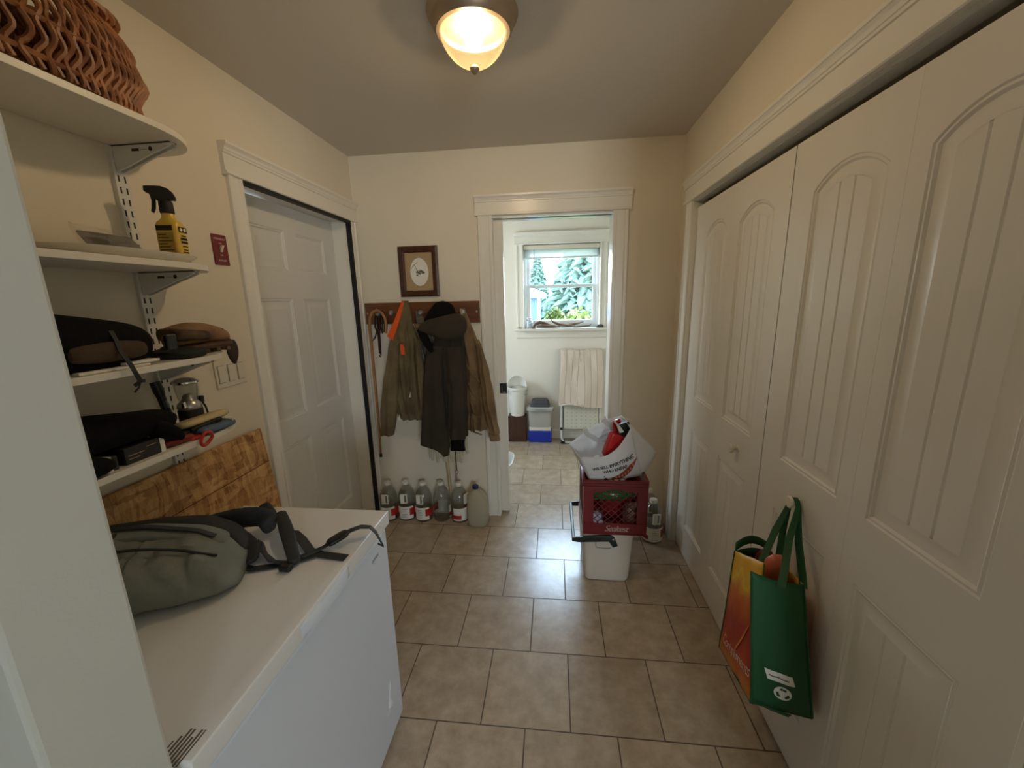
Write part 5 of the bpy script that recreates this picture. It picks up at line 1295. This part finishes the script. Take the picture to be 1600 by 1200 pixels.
MB().sheet(gf, 14, 22).build('green_end', 'green', t, solid=.0016, angle=60)
MB().sheet(of, 18, 22).build('printed_side', 'bagprint', t, solid=.0016, angle=60)['label'] = 'orange and yellow printed side'
MB().sheet(lambda u, v: bil(NBI, FBI, FTI, NTI, u, v) + Vector((.006 * math.sin(PI * v) * math.sin(PI * u), 0, 0)), 14, 16).build('inner_side', 'bagprint', t, solid=.0016, angle=60)
MB().sheet(lambda u, v: bil(FBO, FBI, FTI, FTO, u, v) + Vector((0, .012 * math.sin(PI * u) * math.sin(PI * v), .014 * math.sin(PI * u) * v)), 10, 16).build('far_end', 'green', t, solid=.0016, angle=60)
mb = MB().sheet(lambda u, v: bil(NBO, NBI, FBI, FBO, u, v) - Vector((0, 0, .004)), 6, 8)
mb.sheet(lambda u, v: bil(Vector((.640, 1.032, .322)), Vector((.690, 1.020, .314)), NBI.lerp(NBO, .35), NBO + Vector((.01, .01, 0)), u, v) - Vector((0, .006, .002)), 4, 4); mb.build('base', 'green', t, solid=.0016)
mb = MB().tube([of(1, k / 10) for k in range(11)], .0035, 6).tube([of(0, k / 10) + Vector((-.002, -.004, 0)) for k in range(11)], .0022, 6).tube([gf(1, k / 10) for k in range(11)], .0025, 6)
mb.build('piping', 'green', t)
mb = MB().sheet(lambda u, v: bil(FTO, FTI, FTI + Vector((0, .002, .028)), FTO + Vector((0, .002, .030)), u, v) + Vector((0, .012 * math.sin(PI * u), .022 * math.sin(PI * u))), 10, 3)
mb.build('rim_band', 'green', t, solid=.002)
kb = Vector((.757, 1.228, .889))
mb = MB()
def loop(a, b, w, off):
    # a strap from rim point a over the knob neck to rim point b
    ka, kb2 = kb + Vector((0, .020 + off, -.004)), kb + Vector((0, -.020 - off, -.004)); top_ = kb + Vector((0, 0, .016 + off))
    dn_a = a - (ka - a).normalized() * .05; dn_b = b - (kb2 - b).normalized() * .05
    mb.strap([a.lerp(dn_a, .6), a, a.lerp(ka, .5) + Vector((-.004, 0, 0)), ka, top_ + Vector((0, .012, -.004)), top_, top_ + Vector((0, -.012, -.004)), kb2, b.lerp(kb2, .5) + Vector((-.006, 0, 0)), b, b.lerp(dn_b, .6)],
             [(.55, -.8, 0)] * 3 + [(1, -.15, 0)] * 5 + [(.65, -.75, 0)] * 3, [w] * 3 + [w * .7] * 5 + [w] * 3, .002)
loop(Vector((.650, 1.165, .735)), Vector((.652, 1.062, .745)), .020, 0)
loop(Vector((.715, 1.200, .715)), Vector((.722, 1.090, .728)), .020, .003)
mb.build('straps', 'green', t)
def on_green(x, y, off=.0022): return gf(x, y) + Vector((-.08, -1, 0)).normalized() * off
m_ = MB(); m_.sheet(lambda u, v: on_green(.27 + .46 * u - .05 * v, .245 - .02 * u + .08 * v), 8, 3); m_.build('tape_label', 'paper', t, smooth=False)
m_ = MB(); m_.strap([on_green(x, y, .0032) for x, y in ((.29, .285), (.36, .275), (.44, .278), (.52, .268), (.62, .265))], (0, 0, 1), .003, .0006); m_.build('scribble', 'ink', t)
rc = (.52, .150)
m_ = MB(); asp = .16 / .42
rgp = lambda r, a, off=.0024: on_green(rc[0] + r * math.cos(a), rc[1] + r * asp * math.sin(a), off)
m_.add([rgp(.145, 2 * PI * k / 32) for k in range(32)], [tuple(range(32))]); m_.build('recycling_disc', 'paper', t, smooth=False)
m_ = MB()
for k in range(3):
    a0 = PI / 2 + k * 2 * PI / 3
    m_.add([rgp(.070, a0 - .75, .0032), rgp(.112, a0 - .62, .0032), rgp(.118, a0 + .15, .0032), rgp(.070, a0 + .10, .0032)], [(0, 1, 2, 3)])
    m_.add([rgp(.055, a0 + .15, .0032), rgp(.128, a0 + .12, .0032), rgp(.092, a0 + .62, .0032)], [(0, 1, 2)])
m_.build('recycling_arrows', 'green', t, smooth=False)
def on_orange(x, y, off=.0025): return of(x, y) + Vector((-1, -.1, 0)).normalized() * off
text_mesh('Compliments', .14, lambda x, y: on_orange(.47 - x * 1.22, .185 + y * .95 + .035 * x), 'lettering', pm('white_print', (232, 214, 196), .6), t, shear=.25, spacing=.9)
mb = MB(); mb.strap([of(.55 - .05 * k, .12 + .05 * k) + Vector((-.003, 0, 0)) for k in range(9)], (0, 1, .5), [.002 + .004 * math.sin(PI * k / 8) for k in range(9)], .0006); mb.build('swoosh', pm('peach_print', (226, 140, 70), .5), t)
t = thing('wrapped_packet', 'salmon pink wrapped packet inside the hanging shopping bag', 'packet', (.68, 1.13, .6))
bar(MB(), (.675, 1.165, .560), (.680, 1.140, .760), (1, 0, 0), .070, .05).build('packet', pm('salmon_wrap', (206, 104, 70), .45), t, sub=1)
t = thing('wrapped_packet', 'dark red packet at the back inside the hanging shopping bag', 'packet', (.70, 1.22, .6))
bar(MB(), (.680, 1.235, .500), (.690, 1.225, .725), (1, .2, 0), .060, .04).build('packet', pm('dark_red_wrap', (110, 30, 22), .5), t, sub=1)

# ================================================================== FAR ROOM
t = thing('laminate_box', 'dark brown upright box under the round white bin', 'box', (-.40, 4.15, 0))
MB().box(-.500, -.302, 4.115, 4.245, .0, .292).build('carcass', 'brownbox', t, bevel=.004); MB().box(-.492, -.310, 4.111, 4.116, .012, .280).build('front_panel', 'brownbox', t, bevel=.002)
t = thing('swing_top_bin', 'round white wastebasket with open domed top on the brown box', 'bin', (-.398, 4.185, .293))
cx, cy = -.398, 4.178
MB().lathe([(.072, .293), (.077, .296), (.092, .55), (.094, .585), (.0, .584)], (cx, cy, 0), 36).build('bucket', 'binwhite', t)
lm = MB(); rings = []
for k in range(13):
    a = PI * .5 * k / 12; rings.append([(cx + .104 * math.cos(a) ** .9 * math.cos(b), cy + .072 * math.cos(a) ** .9 * math.sin(b), .600 + .130 * math.sin(a)) for b in [2 * PI * q / 36 for q in range(36)]])
dome = MB(); dome.lathe([(.098, .580), (.104, .584), (.106, .600), (.104, .612), (.096, .612), (.096, .60)], (cx, cy, 0), 36, cap=False); dome.build('collar', 'binwhite', t)
sh = MB().sheet(lambda u, v: Vector((cx + .103 * math.cos(PI * u), cy + .075 * math.sin(PI * u) * math.cos(PI / 2 * v * .9) - .015 + .05 * v * 0, .605 + .130 * math.sin(PI * u) ** .8 * (1 if True else v) * v ** .8)), 24, 10)
sh.build('hood', 'binwhite', t, solid=.004)
tt = MB()
for z, a in ((.578, .1065), (.560, .105), (.542, .103)): tt.tube([(cx + a * math.cos(2 * PI * k / 40), cy + a * .78 * math.sin(2 * PI * k / 40), z + .006 * math.sin(k * 1.7) - (.02 if z < .56 else 0) * max(0, math.sin(2 * PI * k / 40 + 1))) for k in range(40)], .0065, 6, closed=True)
tt.build('liner_bag', 'bagfilm', t)
t = thing('mini_cooler', 'small blue cooler with white lid under the grey compost bin', 'cooler', (-.15, 4.18, 0))
MB().box(-.277, -.027, 4.106, 4.240, .0, .128).build('tub', 'blue', t, bevel=.010, seg=3); MB().box(-.270, -.034, 4.110, 4.238, .128, .174).build('lid', 'binwhite', t, bevel=.008)
t = thing('compost_bin', 'grey compost bin with charcoal lid on the blue cooler', 'bin', (-.15, 4.18, .175))
rings = [[(-.150 + x, 4.168 + y, z) for x, y in se(36, a, b, 7)] for z, a, b in ((.175, .110, .058), (.178, .116, .062), (.355, .128, .068), (.356, .142, .076), (.376, .146, .078), (.392, .142, .076), (.396, .130, .070))]
MB().loft(rings).build('bucket', 'bingrey', t, angle=40)
rings = [[(-.150 + x, 4.172 + y, z) for x, y in se(36, a, b, 5)] for z, a, b in ((.396, .108, .060), (.410, .106, .058), (.468, .088, .046), (.478, .078, .040))]
MB().loft(rings).build('swing_lid', 'binlid', t, angle=40)
MB().box(-.262, -.038, 4.085, 4.096, .352, .362).box(-.20, -.08, 4.086, 4.098, .372, .380).build('rim_slots', 'groove', t, smooth=False)

# folded step stool with the striped cloth
SY0 = 4.085
t = thing('step_stool', 'folded white tube step stool leaning by the far room wall', 'step stool', (.28, SY0, 0))
lean = lambda z: SY0 + .10 * z
def P3(x, z, dy=0): return (x, lean(z) + dy, z)
mb = MB().tube([P3(.078, .93), P3(.078, .5), P3(.078, .10), P3(.083, .055), P3(.105, .022), P3(.135, .014), P3(.28, .014), P3(.43, .014), P3(.462, .022), P3(.484, .055), P3(.488, .10), P3(.488, .5), P3(.488, .93), P3(.480, .965), P3(.455, .985), P3(.28, .985), P3(.110, .985), P3(.086, .965)], .011, 10, closed=True)
mb.build('front_frame', 'stool', t)
MB().tube([P3(.470, .02, .045), P3(.470, .45, .035), P3(.470, .9, .03)], .010, 10).tube([P3(.096, .02, .045), P3(.096, .45, .035), P3(.096, .9, .03)], .010, 10).build('rear_frame', 'groove', t)
MB().ext(se(40, .180, .122, 10), P3(.288, .285, -.014), (1, 0, 0), (0, .1, .995), (0, .012, -.001)).build('step', 'step', t, bevel=.003)
mb = MB()
for i in range(7):
    for k in range(6): mb.lathe([(.005, 0), (.004, -.002), (0, -.0025)], P3(.140 + i * .049, .19 + k * .038, -.0150), 8, axis='Y')
for q in mb.build('step_studs', 'groove', t).data.polygons: pass
MB().box(.065, .092, lean(.16) - .014, lean(.16) + .014, .150, .178).build('hinge_cap', 'black', t, bevel=.002); MB().box(.074, .118, SY0 - .012, SY0 + .05, .0, .03).box(.45, .492, SY0 - .012, SY0 + .05, 0, .03).build('rubber_foot', 'black', t, bevel=.004)
MB().box(.100, .470, lean(.1) + .02, lean(.1) + .026, .055, .150).build('lower_plate', 'bingrey', t, smooth=False)
t = thing('striped_cloth', 'beige striped cloth draped over the folded step stool', 'cloth', (.28, SY0, .44))
def cl(u, v):
    s_ = v * 1.02; z = 1.002 - s_ + .10 if s_ > .10 else 1.002
    bulge = .036 + .012 * math.sin(9 * u + 4 * v) * v + .016 * max(-.6, nz((u * 3, v * 3, 2), 1.6)) + .010 * math.sin(PI * u) + .006 * nz((u, v, 4), 9)
    if s_ <= .10: y = lean(.99) + .07 - s_ * 1.2; z = 1.004 + .004 * math.sin(9 * u)
    else: y = lean(z) - bulge
    x = .062 + .440 * u + .010 * math.sin(7 * v + 2 * u) * (1 if u < .5 else -.6) - .010 * (1 - 2 * u) * math.sin(PI * v)
    if s_ > .10: z -= (.02 * math.sin(5 * u + 1) + .05 * max(0, .5 - u) * v) * v * .6 - .012
    zz = max(z, .425 + .02 * math.sin(6 * u)) if s_ > .10 else z
    return Vector((x, y, .43 + (zz - .43)))
MB().sheet(cl, 44, 44).build('cloth', 'blanket', t, solid=.005, angle=80)

# window sill things, blind
sy, sz = YF - .035, WZ0
t = thing('mason_jar', 'clear glass jar at the left end of the window sill', 'jar', (-.262, sy, sz))
MB().lathe([(.030, 0), (.034, .004), (.034, .072), (.030, .082), (.027, .088), (.027, .105)], (-.258, sy, sz), 24, cap=False).build('glass', 'clear', t)
MB().lathe([(0, .0015), (.032, .0015), (.032, .055), (0, .055)], (-.258, sy, sz), 24).build('contents', pm('pale_blue_grit', (206, 222, 230), .6), t)
MB().lathe([(.029, .098), (.029, .112), (0, .112)], (-.258, sy, sz), 24).build('jar_lid', 'silver', t)
t = thing('small_dish', 'tiny pale dish at the far left of the window sill', 'dish', (-.360, sy - .02, sz)); MB().lathe([(.014, 0), (.018, .002), (.030, .012), (.028, .012), (.016, .004), (0, .004)], (-.360, sy - .018, sz), 24).build('dish', pm('pale_brown_ceramic', (190, 166, 140), .5), t)
def drift(pts, rad, label):
    o = MB().tube(pts, rad, 9).build('driftwood', 'driftwood'); tag(o, label, 'driftwood', 'driftwood on the window sill'); return o
drift([(-.215, sy - .01, sz + .018), (-.19, sy - .012, sz + .045), (-.15, sy - .01, sz + .060), (-.10, sy - .008, sz + .052), (-.04, sy - .01, sz + .026), (.02, sy, sz + .018)], [.008, .018, .020, .018, .016, .008], 'thick curved driftwood piece next to the glass jar')
drift([(-.18, sy - .042, sz + .020), (-.10, sy - .045, sz + .022), (0, sy - .045, sz + .020), (.06, sy - .042, sz + .014)], [.012, .018, .016, .006], 'low driftwood log along the front of the sill')
drift([(-.03, sy + .022, sz + .085), (-.01, sy + .02, sz + .062), (.05, sy + .01, sz + .036), (.13, sy - .005, sz + .026), (.22, sy - .01, sz + .020)], [.004, .010, .017, .016, .006], 'forked driftwood branch at the middle of the sill')
drift([(.09, sy + .050, sz + .022), (.19, sy + .048, sz + .034), (.27, sy + .045, sz + .046), (.31, sy + .042, sz + .058)], [.012, .013, .009, .004], 'thin driftwood branch rising at the right of the sill')
drift([(.20, sy - .035, sz + .010), (.29, sy - .035, sz + .014), (.37, sy - .03, sz + .022), (.385, sy - .03, sz + .036)], [.006, .008, .006, .003], 'small pale twig near the right end of the sill')
t = thing('stone', 'dark flat stone at the right end of the window sill', 'stone', (.47, sy - .02, sz)); blob(MB(), .475, sy - .015, sz, .038, .026, .034, 20, 8, 2.2, .004, 30, 31, 0, .3).build('stone', pm('dark_stone', (70, 66, 62), .7), t)
t = thing('stone', 'small brown pebble between the jar and the driftwood', 'stone', (-.215, sy - .045, sz)); blob(MB(), -.212, sy - .05, sz, .018, .014, .020, 16, 8, 2.2, .002, 40, 33, 0, .3).build('pebble', pm('brown_stone', (104, 76, 56), .7), t)
t = thing('window_blind', 'white slat blind pulled up at the top of the far window', 'blind', (.07, YF + .02, 1.94))
MB().box(WX0 + .006, WX1 - .006, YF + .004, YF + .042, 2.034, 2.078).build('headrail', 'ivory', t, bevel=.003)
mb = MB()
for k in range(14): mb.ext([(0, 0), (.006, .002), (.018, .0032), (.030, .002), (.036, 0), (.030, .0008), (.018, .0018), (.006, .0008)], (WX0 + .010, YF + .005, 1.962 + k * .0052), (0, 1, 0), (0, 0, 1), (WX1 - WX0 - .020, 0, 0))
mb.build('slats', 'blind', t, smooth=False); t_sl = t.children[-1]; t_sl['kind'] = 'stuff'
MB().box(WX0 + .010, WX1 - .010, YF + .008, YF + .038, 1.944, 1.960).build('bottom_rail', 'blind', t, bevel=.003)
MB().tube([(-.205, YF + .0, 2.035), (-.207, YF - .004, 1.95), (-.208, YF - .004, 1.46)], .0032, 6).build('wand', 'groove', t)
mb = MB(); mb.tube([(WX1 - .03, YF + .0, 2.035), (WX1 - .028, YF - .003, 1.6), (WX1 - .010, YF - .006, 1.33)], .0012, 5); mb.build('lift_cord', 'blind', t)

# laundry basket just inside the far room
t = thing('laundry_basket', 'white plastic basket of odds and ends just inside the far room', 'basket', (-.60, 3.0, 0))
mb = MB(); ri = []; 
for z, a, b in ((0.0, .20, .13), (.004, .21, .14), (.24, .255, .175), (.275, .270, .185), (.280, .262, .178), (.06, .215, .145), (.012, .20, .13)):
    ri.append([(-.595 + x, 2.985 + y, z) for x, y in se(40, a, b, 4)])
mb.loft(ri).build('tub', 'binwhite', t, angle=40)
blob(MB(), -.595, 2.985, .20, .205, .135, .13, 30, 8, 2.6, .03, 12, 41).build('contents', pm('dark_odds', (92, 84, 74), .7, var=.6, vscale=14), t, sub=1)

# ================================================================== PIECES OF PARTS
by = {}
for ob in list(bpy.data.objects):
    if ob.parent is None: by.setdefault(ob.name.split('.')[0], []).append(ob)
for nm, part, subs in (('chest_freezer', 'lid', ('lid_grip', 'lid_label')), ('chest_freezer', 'cabinet', ('logo', 'logo_line', 'drain_cover', 'gasket')), ('tote_bag', 'bag_body', ('lettering', 'red_band', 'band_print', 'diamond_mark', 'show_through_print')),
                       ('milk_crate', 'crate_shell', ('lettering',)), ('spray_bottle', 'bottle', ('back_label', 'print', 'dots')), ('spray_bottle', 'spray_head', ('trigger',)), ('drink_cooler', 'swing_handle', ('pivot_pin',)),
                       ('drink_cooler', 'tub', ('moulded_line',)), ('picture_frame', 'mat', ('oval_print', 'sprig')), ('wall_shelf', 'bracket', ('stamp',)), ('grocery_bag', 'green_end', ('tape_label', 'scribble', 'recycling_disc', 'recycling_arrows')),
                       ('grocery_bag', 'printed_side', ('lettering', 'swoosh')), ('window_1', 'upper_sash', ('upper_pane',)), ('window_1', 'lower_sash', ('lower_pane',)), ('window_1', 'window_sill', ('apron',)), ('door_6', 'latch_plate', ('latch_pull',)),
                       ('emergency_switch_plate', 'plate', ('lettering',)), ('light_switch_plate', 'plate', ('gap',)), ('step_stool', 'step', ('step_studs',)), ('shelf_standard', 'channel', ('slots',)), ('camping_lantern', 'globe', ('cap',)),
                       ('black_carton', 'carton', ('print', 'end_flap')), ('walking_cane', 'shaft', ('rubber_tip',)), ('rubber_shoe', 'sole', ('lug',)), ('rubber_shoe', 'upper', ('eyelets',)), ('window_blind', 'headrail', ('wand', 'lift_cord')),
                       ('grey_backpack', 'webbing_straps', ('buckle', 'strap_end')), ('grey_backpack', 'pack_body', ('seams', 'pocket_mesh', 'zip_flap')), ('compost_bin', 'bucket', ('rim_slots',)), ('strand_board', 'panel', ('chalk_line',))):
    for ob in by[nm]: nest(ob, part, *subs)
